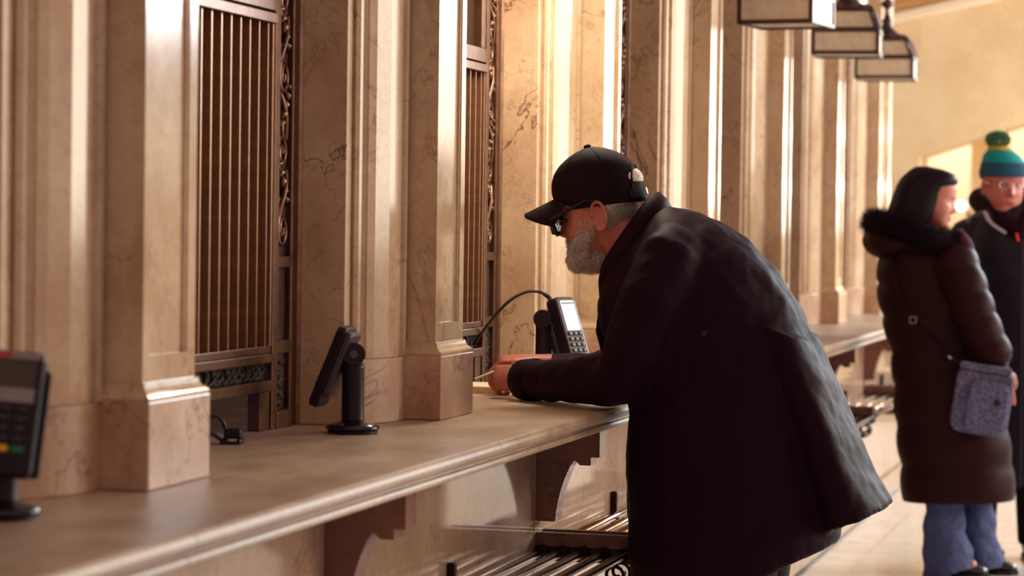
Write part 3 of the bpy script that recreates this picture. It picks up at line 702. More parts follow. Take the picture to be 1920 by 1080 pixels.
# paper pad under the man's hands
pd = empty('paper_pad', (-0.48, 6.76, 1.0)); tag(pd, "thick cream paper pad lying on the counter behind the capped man's hands", 'paper')
obj('pad_stack', mkbox(-0.57, -0.40, 6.66, 6.86, 1.0003, 1.018), M_paper, pd, bevel=0.001); obj('top_sheet', mkbox(-0.568, -0.402, 6.662, 6.858, 1.0183, 1.0195), M_hallpale, pd)

# people
# ------------------------------------------------------------------ people
HEAD = [(-0.126, 0.050, 0.030, 0.012), (-0.122, 0.066, 0.018, 0.026), (-0.112, 0.078, 0.004, 0.038), (-0.098, 0.082, -0.008, 0.047), (-0.08, 0.082, -0.022, 0.056), (-0.06, 0.083, -0.045, 0.063), (-0.04, 0.083, -0.072, 0.068), (-0.02, 0.082, -0.088, 0.071), (0.0, 0.080, -0.097, 0.073), (0.02, 0.088, -0.101, 0.075), (0.05, 0.088, -0.101, 0.076), (0.08, 0.078, -0.092, 0.070), (0.10, 0.060, -0.078, 0.058), (0.113, 0.035, -0.056, 0.040), (0.120, 0.008, -0.030, 0.018)]
def head_pt(a, z, off=0.0, wide=1.0):
    xf, xb, hw = interp(HEAD, z)
    cx, rx = (xf+xb)/2, (xf-xb)/2
    e = 0.86 if math.cos(a) > 0 else 1.0
    ca, sa = math.cos(a), math.sin(a)
    x = cx+(rx+off)*math.copysign(abs(ca)**e, ca); y = (hw*wide+off)*math.copysign(abs(sa)**e, sa)
    if ca > 0.2 and off < 0.004:
        f = (ca-0.2)/0.8
        nz = 0.0
        if -0.056 < z < 0.018: nz = 0.026*max(0, (0.018-z)/0.056)**1.0 * (1 if z > -0.040 else max(0, (z+0.056)/0.016))
        wn = 0.009 + 0.006*max(0, min(1, (0.0-z)/0.04))
        x += nz*gauss(y, wn)
        x -= 0.011*f*(gauss(y-0.031, 0.016)+gauss(y+0.031, 0.016))*gauss(z-0.001, 0.013)
        x += 0.005*f*gauss(z-0.020, 0.008)*gauss(y, 0.05)
        x += 0.004*f*(gauss(y-0.042, 0.018)+gauss(y+0.042, 0.018))*gauss(z+0.035, 0.02)
        x += 0.007*gauss(y, 0.022)*(gauss(z+0.070, 0.0045)+gauss(z+0.080, 0.0045))
        x -= 0.004*gauss(y, 0.024)*gauss(z+0.075, 0.0022)
        x -= 0.004*gauss(y, 0.02)*gauss(z+0.091, 0.006)
        x += 0.005*gauss(y, 0.02)*gauss(z+0.108, 0.010)
    return x, y, z
def head_mesh(bm, M, off=None, wide=1.0, na=72, nz=70, zr=(-0.1255, 0.1195)):
    rings = []
    for j in range(nz):
        z = zr[0]+(zr[1]-zr[0])*j/(nz-1); r = []
        for i in range(na):
            a = 2*PI*i/na
            o = off(a, z) if off else 0.0
            if o < -0.5: o = -0.012
            x, y, zz = head_pt(a, z, o, wide)
            r.append(M @ Vector((x, y, zz)))
        rings.append(r)
    loft(bm, rings)
def ears(bm, M, s=1.0, EX=-0.012, EZ=-0.014):
    for sd in (-1, 1):
        pts = []
        for k in range(11):
            t = k/10; a = math.radians(-115 + 290*t)*-1
            pts.append(M @ Vector((EX+0.016*s*math.cos(a+PI), sd*(0.079+0.006*abs(math.cos(a/2))), EZ+0.031*s*math.sin(a+PI)*1.0)))
        tube(bm, pts, [0.0042*s]*11, 8)
        ellipsoid(bm, (EX+0.002, sd*0.0775, EZ), (0.0145*s, 0.0055, 0.028*s), M)
        ellipsoid(bm, (EX+0.008, sd*0.0765, EZ-0.024*s), (0.008*s, 0.005, 0.010*s), M)
def eyes(parent, M, dx=0.0):
    M = M @ Matrix.Translation((dx, 0, 0))
    for sd in (-1, 1):
        bm = B(); ellipsoid(bm, (0.0670, sd*0.031, 0.0), (0.009, 0.012, 0.0075), M, 14, 10); obj('eye', bm, M_eye, parent, smooth=True)
        bm = B(); ellipsoid(bm, (0.0740, sd*0.031, 0.0), (0.003, 0.0055, 0.0055), M, 12, 8); obj('iris', bm, M_iris, parent, smooth=True)
def axes(origin, heading, pitch, roll=0.0):
    return Matrix.Translation(origin) @ Matrix.Rotation(heading, 4, 'Z') @ Matrix.Rotation(pitch, 4, 'Y') @ Matrix.Rotation(roll, 4, 'X')
def hand(bm, wrist, f, n, tsign, curl, s=1.0, thumb_in=0.5):
    f = Vector(f).normalized(); n = Vector(n); n = (n-f*n.dot(f)).normalized(); t = f.cross(n)*tsign; W = Vector(wrist)
    rings = []
    for (d, wd, th) in ((-0.03, 0.027, 0.020), (0.0, 0.027, 0.019), (0.03, 0.036, 0.018), (0.065, 0.042, 0.0165), (0.098, 0.042, 0.0135), (0.108, 0.038, 0.008)):
        rings.append(ring(W+f*d*s+t*0.002, t*wd*s, n*th*s, 16))
    loft(bm, rings)
    for k, (o, ls) in enumerate(((0.031, (.045, .027, .021)), (0.0105, (.050, .030, .023)), (-0.0105, (.046, .028, .022)), (-0.030, (.036, .022, .019)))):
        p = W+f*0.060*s+t*o*s*0.9; pts = [p]; p = W+f*(0.099-0.004*abs(k-1))*s+t*o*s; pts.append(p); a = 0.0
        for q in range(3):
            a += math.radians(curl[q] + (k*3))
            d = f*math.cos(a)-n*math.sin(a)-t*0.03*(k-1.5)
            p = p + d*ls[q]*s; pts.append(p)
        tube(bm, pts, [0.010*s, 0.0108*s, 0.0095*s, 0.0088*s, 0.0070*s], 10)
    b = W+f*0.018*s+t*0.022*s-n*0.004
    d1 = (f*0.62+t*0.62-n*0.35*thumb_in*1.5).normalized(); d2 = (f*0.9+t*0.12-n*0.45*thumb_in*1.6).normalized(); d3 = (f*0.9-t*0.25-n*0.5*thumb_in*1.6).normalized()
    tube(bm, [b, b+d1*0.042*s, b+d1*0.042*s+d2*0.033*s, b+d1*0.042*s+d2*0.033*s+d3*0.026*s], [0.015*s, 0.0125*s, 0.0108*s, 0.0085*s], 10)
def span(pf, pb, hw, Y, n=28, e=0.88):
    """body ring between a front and a back point at depth Y, half width hw along the wall"""
    a, b = at(*pf, Y), at(*pb, Y); c = (a+b)/2; u = (b-a)/2; out = []
    for i in range(n):
        t = 2*PI*i/n; ct, st = math.cos(t), math.sin(t)
        out.append(c+u*math.copysign(abs(ct)**e, ct)+Vector((0, hw*math.copysign(abs(st)**e, st), 0)))
    return out
def shoe(parent, x, y, heading, mat, s=1.0):
    M = Matrix.Translation((x, y, 0)) @ Matrix.Rotation(heading, 4, 'Z') @ Matrix.Scale(s, 4)
    bm = B(); R = []
    for (d, w_, h) in ((-0.075, 0.022, 0.05), (-0.06, 0.034, 0.085), (-0.02, 0.036, 0.10), (0.03, 0.038, 0.085), (0.08, 0.044, 0.058), (0.13, 0.045, 0.045), (0.165, 0.036, 0.036), (0.185, 0.018, 0.024)):
        R.append([M @ Vector((d, w_*math.cos(a), 0.016+h/2*(1+math.sin(a)) if math.sin(a) > -0.5 else 0.016)) for a in [2*PI*i/14 for i in range(14)]])
    loft(bm, R); obj('shoe', bm, mat, parent, smooth=True)
    bm = B(); loft(bm, [[M @ Vector((x_, y_, z_)) for x_, y_ in ((-0.08, -0.02), (-0.08, 0.02), (-0.05, 0.037), (0.03, 0.037), (0.10, 0.048), (0.16, 0.038), (0.19, 0.012), (0.19, -0.012), (0.16, -0.038), (0.10, -0.048), (0.03, -0.037), (-0.05, -0.037))] for z_ in (0.001, 0.019)]); obj('sole', bm, M_black, parent)
def tufts(bm, pts_normals, ln, r, jitter=0.5):
    for p, n in pts_normals:
        d = (n+Vector((random.uniform(-1, 1), random.uniform(-1, 1), random.uniform(-1, 1)))*jitter).normalized()
        L = ln*random.uniform(0.6, 1.3); a = d.orthogonal().normalized()*r; b = d.cross(a).normalized()*r
        v = [bm.verts.new(p+a), bm.verts.new(p-a*0.5+b*0.87), bm.verts.new(p-a*0.5-b*0.87), bm.verts.new(p+d*L)]
        bm.faces.new((v[0], v[1], v[3])); bm.faces.new((v[1], v[2], v[3])); bm.faces.new((v[2], v[0], v[3]))

# ---------------------------------------------------------------- the capped man leaning on the counter
YC = 6.35
man = empty('person', (0.32, YC, 0.0))
tag(man, 'bearded man in black cap, glasses and long black coat leaning on the counter', 'person')
Mh = axes(at(1117, 394, YC), PI, math.radians(15))
hips = Vector((0.34, YC, 0.86)); 
bm = B(); head_mesh(bm, Mh, wide=1.03); ears(bm, Mh, 1.2, -0.023, -0.022)
tube(bm, [at(1135, 420, YC), at(1170, 450, YC), at(1200, 500, YC)], [0.060, 0.064, 0.075], 20)
tube(bm, [at(1205, 500, YC), at(1290, 560, YC), at(1370, 720, YC), hips+Vector((0, 0, 0.04))], [0.09, 0.13, 0.13, 0.13], 20, flat=1.15)
for sd, ax in ((-1, 0.12), (1, 0.12)):
    tube(bm, [hips+Vector((0, sd*0.10, 0)), Vector((0.32, YC+sd*0.115, 0.48)), Vector((0.38, YC+sd*0.12, 0.10))], [0.09, 0.06, 0.04], 14)
    tube(bm, [Vector((0.40, YC+sd*0.12, 0.07)), Vector((0.28, YC+sd*0.125, 0.05))], [0.035, 0.03], 10)
SL = [at(1262, 478, 6.18), at(1218, 565, 6.13), at(1190, 650, 6.125), at(1163, 713, 6.165), at(1085, 716, 6.29), at(1020, 713, 6.41), at(984, 712, 6.465)]
SR = [at(1262, 480, 6.54), at(1212, 590, 6.63), at(1170, 692, 6.66), at(1100, 702, 6.70), at(1024, 694, 6.64)]
tube(bm, SL, [0.04, 0.045, 0.04, 0.036, 0.035, 0.030, 0.028], 12); tube(bm, SR, [0.04, 0.045, 0.04, 0.034, 0.028], 12)
hand(bm, at(986, 709, 6.475), (-0.95, 0.24, -0.06), (-0.22, -0.90, 0.36), 1, (64, 84, 50), 0.90, 0.8)
hand(bm, at(1014, 677, 6.63), (-0.97, -0.10, 0.0), (-0.16, -0.10, 0.98), -1, (40, 50, 34), 1.0, 0.7)
body = obj('body', bm, M_skin, man); remesh(body, 0.0036, 2)
eyes(man, Mh, -0.004)
# beard and hair shells on the head
def boff(a, z):
    f = math.cos(a)
    side = abs(a if a < PI else a-2*PI)
    if z > -0.020 or side > 1.7: return -1
    up_lim = -0.064 if side < 0.7 else (-0.064+0.014*min(1, (side-0.7)/0.6))
    if side < 0.36 and -0.066 < z < -0.050: return 0.008    # moustache
    if z > up_lim: return -1
    d = min(1, (up_lim-z)/0.02); o = 0.003+0.011*d*(1 if side < 1.1 else 0.5)
    if z < -0.095: o += 0.006
    return o
bm = B(); head_mesh(bm, Mh, boff, 1.0, 80, 60, (-0.126, -0.010))
Mi = Mh.inverted()
for v in bm.verts:
    q = Mi @ v.co; k = max(0, (-0.088-q.z)/0.038)
    q.z -= 0.016*k; q.x += 0.006*k; v.co = Mh @ q
ellipsoid(bm, (0.030, 0, -0.118), (0.052, 0.046, 0.034), Mh, 24, 14)
beard = obj('beard', bm, M_beard, man, smooth=True)
tf = B(); pn = []
for _ in range(6000):
    a = random.uniform(-1.7, 1.7); z = random.uniform(-0.125, -0.022); o = boff(a % (2*PI), z)
    if o > 0:
        x, y, zz = head_pt(a, z, o-0.003); nrm = Vector((math.cos(a), math.sin(a), -1.6)).normalized()
        pn.append((Mh @ Vector((x+0.006*max(0, (-0.088-zz)/0.038), y, zz-0.016*max(0, (-0.088-zz)/0.038))), (Mh.to_3x3() @ nrm)))
for _ in range(170):      # sparse stubble up the cheek to the ear
    a = random.choice((-1, 1))*random.uniform(0.95, 1.62); z = random.triangular(-0.060, 0.0, -0.055)
    x, y, zz = head_pt(a, z, 0.0, 1.03); pn.append((Mh @ Vector((x, y, zz)), Mh.to_3x3() @ Vector((0.3, 0.25*math.sin(a), -1.0)).normalized()))
for _ in range(2500):
    n_ = Vector((random.gauss(0, 1), random.gauss(0, 1), random.gauss(-0.5, 1))).normalized()
    pn.append((Mh @ Vector((0.030+0.051*n_.x, 0.045*n_.y, -0.118+0.033*n_.z)), Mh.to_3x3() @ Vector((n_.x*0.8+0.3, n_.y*0.8, n_.z-0.6)).normalized()))
tufts(tf, pn, 0.012, 0.0006, 0.35); tag(obj('whiskers', tf, M_white_hair, man), kind='stuff')
def hoff(a, z):
    side = abs(a if a < PI else a-2*PI)
    if side < 1.90 or z < -0.052+0.02*(side < 2.0): return -1
    return 0.007
bm = B(); head_mesh(bm, Mh, hoff, 1.03, 72, 40, (-0.06, 0.045)); hair = obj('hair', bm, M_white_hair, man, smooth=True)
tf = B(); pn = []
for _ in range(2600):
    a = random.uniform(1.9, 2*PI-1.9); z = random.uniform(-0.055, -0.006)
    if hoff(a, z) > 0:
        x, y, zz = head_pt(a, z, 0.007, 1.03); pn.append((Mh @ Vector((x, y, zz)), Mh.to_3x3() @ Vector((0.8*math.cos(a)-0.3, 0.8*math.sin(a), -1.0)).normalized()))
tufts(tf, pn, 0.015, 0.0006, 0.25); tag(obj('hair_strands', tf, M_white_hair, man), kind='stuff')
# cap
CAP = [(-0.004, 0.088, -0.130, 0.0845), (0.020, 0.096, -0.134, 0.0855), (0.045, 0.100, -0.136, 0.085), (0.07, 0.100, -0.131, 0.084), (0.092, 0.095, -0.122, 0.081), (0.112, 0.084, -0.108, 0.075), (0.13, 0.066, -0.089, 0.064), (0.145, 0.040, -0.066, 0.048), (0.155, 0.012, -0.044, 0.029), (0.159, -0.008, -0.026, 0.010)]
def cap_pt(a, z, o=0.0):
    xf, xb, hw = interp(CAP, z); cx, rx = (xf+xb)/2, (xf-xb)/2
    zz = z + (0.012*math.cos(a)+0.006)*(1 if z < 0.02 else max(0, 1-(z-0.02)/0.05)) 
    return Vector((cx+(rx+o)*math.cos(a), (hw+o)*math.sin(a), zz))
rings = []
for j in range(26):
    z = -0.002+(0.159+0.002)*(j/25)
    rings.append([Mh @ cap_pt(2*PI*i/48, z, -0.0005 if i % 8 == 0 else 0.0) for i in range(48)])
bm = B(); R = loft(bm, rings)
cap = obj('cap', bm, M_cap, man, smooth=True)
bm = B()
for k in range(6):      # raised seams between the six panels
    a = PI/6+PI/3*k-PI/6; tube(bm, [Mh @ cap_pt(a, 0.0+0.158*q/16, -0.0001) for q in range(17)], 0.0009, 5)
obj('cap_seam', bm, M_cap, cap)
bm = B(); ellipsoid(bm, (-0.018, 0, 0.162), (0.010, 0.010, 0.006), Mh); obj('cap_button', bm, M_cap, cap, smooth=True)
bm = B(); top, bot = [], []
for q in range(9):
    s = q/8; rt, rb = [], []
    for i in range(17):
        t = -1+2*i/16; y = 0.080*t; x0 = 0.092*math.sqrt(max(0, 1-(0.80*t)**2)); x1 = 0.098+0.084*(1-abs(t)**2.7)
        x = x0+(max(x0, x1)-x0)*s; 
        z = 0.055-0.018*s-abs(t)**1.9*(0.024+0.030*s)
        rt.append(Mh @ Vector((x, y, z))); rb.append(Mh @ Vector((x, y, z-0.004)))
    top.append(rt); bot.append(rb)
loft(bm, [top[q]+bot[q][::-1] for q in range(9)])
obj('cap_brim', bm, M_cap, cap, smooth=True, bevel=0.001)
bm = B(); loft(bm, [[Mh @ cap_pt(PI+math.radians(x_), z_, o_) for (z_, o_) in ((0.004, 0.001), (0.004, 0.0035), (0.026, 0.0035), (0.026, 0.001))] for x_ in range(-40, 41, 4)]); obj('cap_strap', bm, M_cap, cap)
bm = B(); tube(bm, [Mh @ cap_pt(PI+0.60*math.cos(a_), 0.022+0.068*math.sin(a_), 0.0010) for a_ in [PI*i/18 for i in range(19)]], 0.0030, 8); obj('cap_opening_rim', bm, M_cap, cap, smooth=True)
bm = B(); ellipsoid(bm, (-0.104, 0, 0.054), (0.0345, 0.050, 0.032), Mh, 20, 14); obj('hair_tuft', bm, M_white_hair, hair, smooth=True)
bm = B(); rb_ = Mh @ Matrix.Translation((-0.1375, -0.012, 0.016)) @ Matrix.Rotation(PI/2, 4, 'Z'); rbox(bm, 0, 0, 0, 0.014, 0.003, 0.016, rb_, 0.002); obj('cap_buckle', bm, M_steel, cap)
# glasses
gl = B()
for sd in (-1, 1):
    c = Vector((0.112, sd*0.031, -0.018)); lp = []
    for k in range(17):
        a = 2*PI*k/16; ca, sa = math.cos(a), math.sin(a)
        lp.append(Mh @ (c+Vector((-0.010*abs(ca)*(1 if ca*sd > 0 else 0)+sa*0.006, 0.027*math.copysign(abs(ca)**0.55, ca), 0.0205*math.copysign(abs(sa)**0.55, sa)))))
    tube(gl, lp, 0.0045, 8, round_end=False)
    tube(gl, [Mh @ Vector(v) for v in ((0.112, sd*0.060, -0.004), (0.098, sd*0.073, 0.000), (0.05, sd*0.0800, 0.013), (0.0, sd*0.084, 0.024), (-0.020, sd*0.084, 0.018), (-0.034, sd*0.083, -0.002))], [0.006, 0.0055, 0.0048, 0.004, 0.003, 0.0025], 8)
tube(gl, [Mh @ Vector(v) for v in ((0.114, -0.008, -0.008), (0.117, 0, -0.005), (0.114, 0.008, -0.008))], 0.003, 8)
gls = obj('glasses', gl, M_frame, man, smooth=True)
for sd in (-1, 1):
    bm = B(); rbox(bm, 0, 0, 0, 0.050, 0.0015, 0.037, Mh @ Matrix.Translation((0.110, sd*0.031, -0.018)) @ Matrix.Rotation(PI/2-sd*0.12, 4, 'Z'), 0.008); obj('lens', bm, M_lens, gls)
# coat: torso, back skirt and sleeves grown into one cloth surface
bm = B()
st = [((1140, 522), (1236, 388), .085), ((1132, 548), (1268, 388), .125), ((1128, 580), (1310, 398), .175), ((1132, 620), (1352, 414), .205), ((1156, 665), (1402, 452), .222), ((1178, 720), (1452, 508), .230), ((1186, 780), (1498, 578), .232), ((1184, 850), (1534, 665), .234), ((1182, 930), (1556, 780), .236), ((1184, 1040), (1570, 905), .240), ((1192, 1165), (1577, 1013), .243)]
loft(bm, [span(f_, b_, hw, YC) for f_, b_, hw in st])
loft(bm, [span(f_, b_, hw, YC+0.005, 28, 0.8) for f_, b_, hw in (((1420, 590), (1528, 636), .19), ((1460, 700), (1562, 715), .20), ((1495, 800), (1596, 795), .205), ((1525, 900), (1633, 880), .208), ((1555, 994), (1667, 947), .21))])
ellipsoid(bm, at(1265, 485, 6.20), (0.085, 0.075, 0.085)); ellipsoid(bm, at(1265, 485, 6.51), (0.085, 0.075, 0.085))
tube(bm, SL, [0.080, 0.080, 0.075, 0.070, 0.0605, 0.0545, 0.050], 20, flat=1.0)
tube(bm, SR, [0.080, 0.080, 0.072, 0.060, 0.050], 20)
coat = obj('coat', bm, M_coat, man); remesh(coat, 0.009, 6, [(0.16, 0.018), (0.07, 0.011)])
bm = B()
rr = [span(f_, b_, hw, YC, 32, 0.95) for f_, b_, hw in (((1126, 556), (1264, 398), .112), ((1124, 530), (1250, 372), .100), ((1128, 508), (1236, 359), .090), ((1136, 504), (1226, 363), .078), ((1146, 530), (1226, 385), .080))]
loft(bm, rr, cap=False); cl = obj('collar', bm, M_coat, coat, smooth=True)
sm = cl.modifiers.new('thick', 'SOLIDIFY'); sm.thickness = 0.005
bm = B(); tube(bm, [SL[-1].lerp(SL[-2], -0.05), SL[-1].lerp(SL[-2], 0.55)], [0.0535, 0.0575], 22, round_end=False); obj('cuff', bm, M_coat, coat, smooth=True)
bm = B(); cpos = at(978, 718, 6.412); ellipsoid(bm, cpos, (0.007, 0.004, 0.011)); obj('cuff_button', bm, plain('teal button', lin(10, 34, 44), 0.3), coat, smooth=True)
bm = B()
tube(bm, [at(1132, 560, YC-0.10), at(1124, 620, YC-0.05), at(1140, 680, YC)], 0.010, 8, flat=0.5); obj('front_placket', bm, M_coat, coat)
bm = B(); e_ = at(1320, 625, 6.095); tube(bm, [e_+Vector((0.005*math.cos(a), -0.002, 0.005*math.sin(a))) for a in [2*PI*i/12 for i in range(13)]], 0.0012, 6, round_end=False); obj('eyelet', bm, M_grey, coat)
# trousers, shoes, pen
for sd in (-1, 1):
    bm = B(); tube(bm, [Vector((0.33, YC+sd*0.10, 0.84)), Vector((0.315, YC+sd*0.115, 0.48)), Vector((0.37, YC+sd*0.12, 0.09))], [0.115, 0.092, 0.078], 18); obj('trouser_leg', bm, M_trouser, man, smooth=True)
    shoe(man, 0.35, YC+sd*0.13, PI, M_shoe)
pen = empty('pen', at(910, 705, 6.52)); tag(pen, "slim silver pen held in the capped man's fingers", 'pen')
pa, pb = at(886, 713, 6.50), at(936, 693, 6.545)
bm = B(); tube(bm, [pa.lerp(pb, 0.08), pb], 0.0036, 10); obj('barrel', bm, M_pen, pen, smooth=True)
bm = B(); tube(bm, [pa, pa.lerp(pb, 0.08)], [0.001, 0.0034], 10); obj('tip', bm, M_black, pen, smooth=True)

# ---------------------------------------------------------------- the woman in the long quilted coat
YW = 11.0
wo = empty('person', (0.39, YW, 0.0)); tag(wo, 'woman in long dark brown quilted coat with black fur hood', 'person')
Mw = axes(at(1751, 371, YW-0.02), math.radians(2), math.radians(11))
bm = B(); head_mesh(bm, Mw, wide=0.98)
tube(bm, [at(1748, 410, YW), at(1745, 450, YW), at(1745, 500, YW)], [0.052, 0.055, 0.08], 18)
tube(bm, [at(1745, 490, YW), at(1760, 600, YW), Vector((0.39, YW, 0.92))], [0.12, 0.12, 0.13], 18)
for sd in (-1, 1):
    tube(bm, [Vector((0.39, YW+sd*0.08, 0.92)), Vector((0.42, YW+sd*0.09, 0.48)), Vector((0.41, YW+sd*0.09, 0.10))], [0.085, 0.055, 0.04], 14)
    tube(bm, [Vector((0.38, YW+sd*0.09, 0.06)), Vector((0.52, YW+sd*0.09, 0.05))], [0.035, 0.028], 10)
WS = [at(1786, 482, YW-0.14), at(1812, 545, YW-0.19), at(1838, 612, YW-0.20), at(1868, 676, YW-0.19)]
WS2 = [at(1750, 480, YW+0.17), at(1760, 560, YW+0.20), at(1790, 640, YW+0.18), at(1830, 690, YW+0.12)]
tube(bm, WS, [0.045, 0.042, 0.036, 0.028], 12); tube(bm, WS2, [0.045, 0.042, 0.036, 0.028], 12)
hand(bm, at(1877, 690, YW-0.19), (0.20, -0.02, -1.0), (0.25, -1.0, 0), -1, (12, 22, 16), 0.92, 0.3)
hand(bm, at(1836, 700, YW+0.12), (0.20, -0.02, -1.0), (0.25, 1.0, 0), 1, (12, 22, 16), 0.92, 0.3)
b_ = obj('body', bm, M_skin2, wo); remesh(b_, 0.005, 2); eyes(wo, Mw)
bm = B(); ellipsoid(bm, (0.084, 0, -0.071), (0.008, 0.020, 0.004), Mw); ellipsoid(bm, (0.083, 0, -0.079), (0.008, 0.018, 0.005), Mw); obj('lips', bm, M_lip, wo, smooth=True)
bm = B()
HR = [(0.126, 0.010, -0.055, 0.02), (0.121, 0.040, -0.080, 0.050), (0.115, 0.066, -0.102, 0.072), (0.098, 0.082, -0.122, 0.086), (0.080, 0.086, -0.136, 0.092), (0.068, 0.078, -0.146, 0.095), (0.05, 0.052, -0.156, 0.098), (0.02, 0.044, -0.166, 0.100), (-0.02, 0.040, -0.172, 0.102), (-0.06, 0.032, -0.178, 0.104), (-0.10, 0.010, -0.182, 0.104), (-0.14, -0.005, -0.176, 0.095), (-0.165, -0.02, -0.12, 0.06)]
loft(bm, [[Mw @ Vector(((a+c)/2+(a-c)/2*math.cos(t), d*math.copysign(abs(math.sin(t))**0.75, math.sin(t)), z)) for t in [2*PI*i/32 for i in range(32)]] for z, a, c, d in HR])
obj('hair', bm, M_darkhair, wo, smooth=True)
for sd in (-1, 1):
    bm = B(); tube(bm, [Mw @ Vector(v) for v in ((0.079, sd*0.018, 0.021), (0.078, sd*0.032, 0.025), (0.068, sd*0.046, 0.020))], 0.0022, 6); obj('eyebrow', bm, M_darkhair, wo)
# coat
def quilt(rows, Y, hd, seams, amp, n=36, steps=8, xs=0.0, e=0.85):
    rings = []
    for i in range(len(rows)-1):
        for s in range(steps):
            t = s/steps; y = rows[i][0]+(rows[i+1][0]-rows[i][0])*t; xl = rows[i][1]+(rows[i+1][1]-rows[i][1])*t; xr = rows[i][2]+(rows[i+1][2]-rows[i][2])*t; hh = rows[i][3]+(rows[i+1][3]-rows[i][3])*t
            k = max([j for j in range(len(seams)-1) if seams[j] <= y] or [0]); u = min(1, max(0, (y-seams[k])/(seams[k+1]-seams[k])))
            g = 1+amp*(math.sqrt(max(0, math.sin(PI*u)))-0.7)
            a, b = at(xl, y, Y), at(xr, y, Y); c = (a+b)/2; h2 = (b-a)/2*g; r = []
            for q in range(n):
                th = 2*PI*q/n; ct, st_ = math.cos(th), math.sin(th)
                r.append(c+h2*math.copysign(abs(ct)**e, ct)+Vector((0, hh*g*math.copysign(abs(st_)**e, st_), 0)))
            rings.append(r)
    return rings
wr = [(432, 1700, 1790, .09), (450, 1672, 1808, .15), (480, 1650, 1822, .19), (530, 1643, 1836, .20), (600, 1655, 1846, .19), (660, 1672, 1854, .185), (720, 1675, 1868, .19), (790, 1680, 1886, .20), (870, 1688, 1900, .205), (946, 1694, 1903, .21)]
sm_ = [430, 470, 530, 590, 655, 722, 795, 868, 948]
bm = B(); loft(bm, quilt(wr, YW, 0.2, sm_, 0.085)); cw = obj('coat', bm, M_puffer, wo, smooth=True)
def puff_sleeve(path, r0, r1, seg, parent, mat):
    P = catmull(path, 14); n = len(P); rad = []
    for i in range(n):
        u = (i/(n-1)*seg) % 1.0; rad.append((r0+(r1-r0)*i/(n-1))*(0.90+0.13*math.sqrt(math.sin(PI*min(0.999, max(0.001, u))))))
    bm = B(); tube(bm, P, rad, 22); return obj('sleeve', bm, mat, parent, smooth=True)
puff_sleeve(WS, 0.098, 0.078, 5, cw, M_puffer); puff_sleeve(WS2, 0.095, 0.07, 5, cw, M_puffer)
bm = B(); tube(bm, [WS[-1], WS[-1]+Vector((0.012, 0, -0.045))], [0.05, 0.042], 16); obj('cuff', bm, M_black, cw, smooth=True)
bm = B(); hc = at(1668, 455, YW-0.02)
ellipsoid(bm, at(1676, 452, YW-0.02), (0.135, 0.17, 0.085), None, 28, 16); obj('hood', bm, M_puffer, cw, smooth=True)
fp = catmull([at(1800, 458, YW-0.10), at(1752, 448, YW-0.19), at(1700, 428, YW-0.20), at(1652, 420, YW-0.14), at(1638, 418, YW), at(1652, 418, YW+0.14), at(1700, 426, YW+0.18), at(1760, 448, YW+0.15), at(1802, 460, YW+0.02)], 8)
bm = B(); tube(bm, fp, [0.045]*len(fp), 12); ft = obj('fur_trim', bm, M_fur, cw, smooth=True)
bm = B(); ellipsoid(bm, at(1690, 440, YW-0.04), (0.12, 0.15, 0.06)); obj('fur_lining', bm, M_fur, cw, smooth=True)
tf = B(); pn = []
for _ in range(4200):
    i = random.randrange(1, len(fp)-1); d = (fp[i+1]-fp[i-1]).normalized(); n_ = Vector((random.gauss(0, 1), random.gauss(0, 1), random.gauss(0, 1))); n_ = (n_-d*n_.dot(d)).normalized()
    pn.append((fp[i].lerp(fp[i+1], random.random())+n_*0.043, n_))
tufts(tf, pn, 0.032, 0.0014, 0.6); tag(obj('fur_hairs', tf, M_fur, cw), kind='stuff')
bm = B(); tube(bm, catmull([at(1796, 440, YW-0.10), at(1812, 462, YW-0.15), at(1818, 500, YW-0.16)], 5), [0.03]*11, 10); obj('scarf', bm, M_scarf, wo, smooth=True)
# jeans, boots
for sd, pl, k in ((-1, [(1768, 920), (1772, 1000), (1782, 1082)], 0), (1, [(1822, 915), (1832, 1000), (1838, 1080)], 1)):
    Y_ = YW+sd*0.08; P = catmull([at(*p_, Y_) for p_ in pl], 8); P[-1].z = 0.016
    bm = B(); tube(bm, P, [0.082+0.006*math.sin(i*1.3)+0.045*(i/len(P))**2 for i in range(len(P))], 22, round_end=False); j = obj('jeans_leg', bm, M_denim, wo, smooth=True)
    t_ = bpy.data.textures.new('denim folds', 'CLOUDS'); t_.noise_scale = 0.09; dd = j.modifiers.new('sub', 'SUBSURF'); dd.levels = 2; dd.render_levels = 2
    d_ = j.modifiers.new('folds', 'DISPLACE'); d_.texture = t_; d_.strength = 0.028; d_.texture_coords = 'LOCAL'
    shoe(wo, P[-1].x-0.02, Y_, 0.0, M_shoe, 0.95)
# cross-body bag
bg = empty('crossbody_bag', at(1842, 745, YW-0.27)); tag(bg, "speckled blue fabric crossbody bag hanging at the woman's hip under her hand", 'bag')
Mb = Matrix.Translation(at(1842, 748, YW-0.25)) @ Matrix.Rotation(math.radians(6), 4, 'Z') @ Matrix.Rotation(math.radians(8), 4, 'Y')
bm = B(); rbox(bm, 0, 0, -0.01, 0.235, 0.075, 0.275, Mb, 0.045); o = obj('bag_body', bm, M_bag, bg, bevel=0.012, segs=3)
bm = B(); rbox(bm, 0.022, -0.045, -0.030, 0.165, 0.030, 0.215, Mb, 0.035); obj('front_pocket', bm, M_bag, bg, bevel=0.010, segs=3)
bm = B(); rbox(bm, -0.006, -0.005, 0.128, 0.215, 0.07, 0.032, Mb, 0.014); obj('top_flap', bm, M_bag, bg, bevel=0.006)
bm = B(); tube(bm, [Mb @ Vector((0.058, -0.060, -0.004)), Mb @ Vector((0.058, -0.063, -0.004))], 0.014, 18, round_end=False); obj('round_badge', bm, M_black, bg)
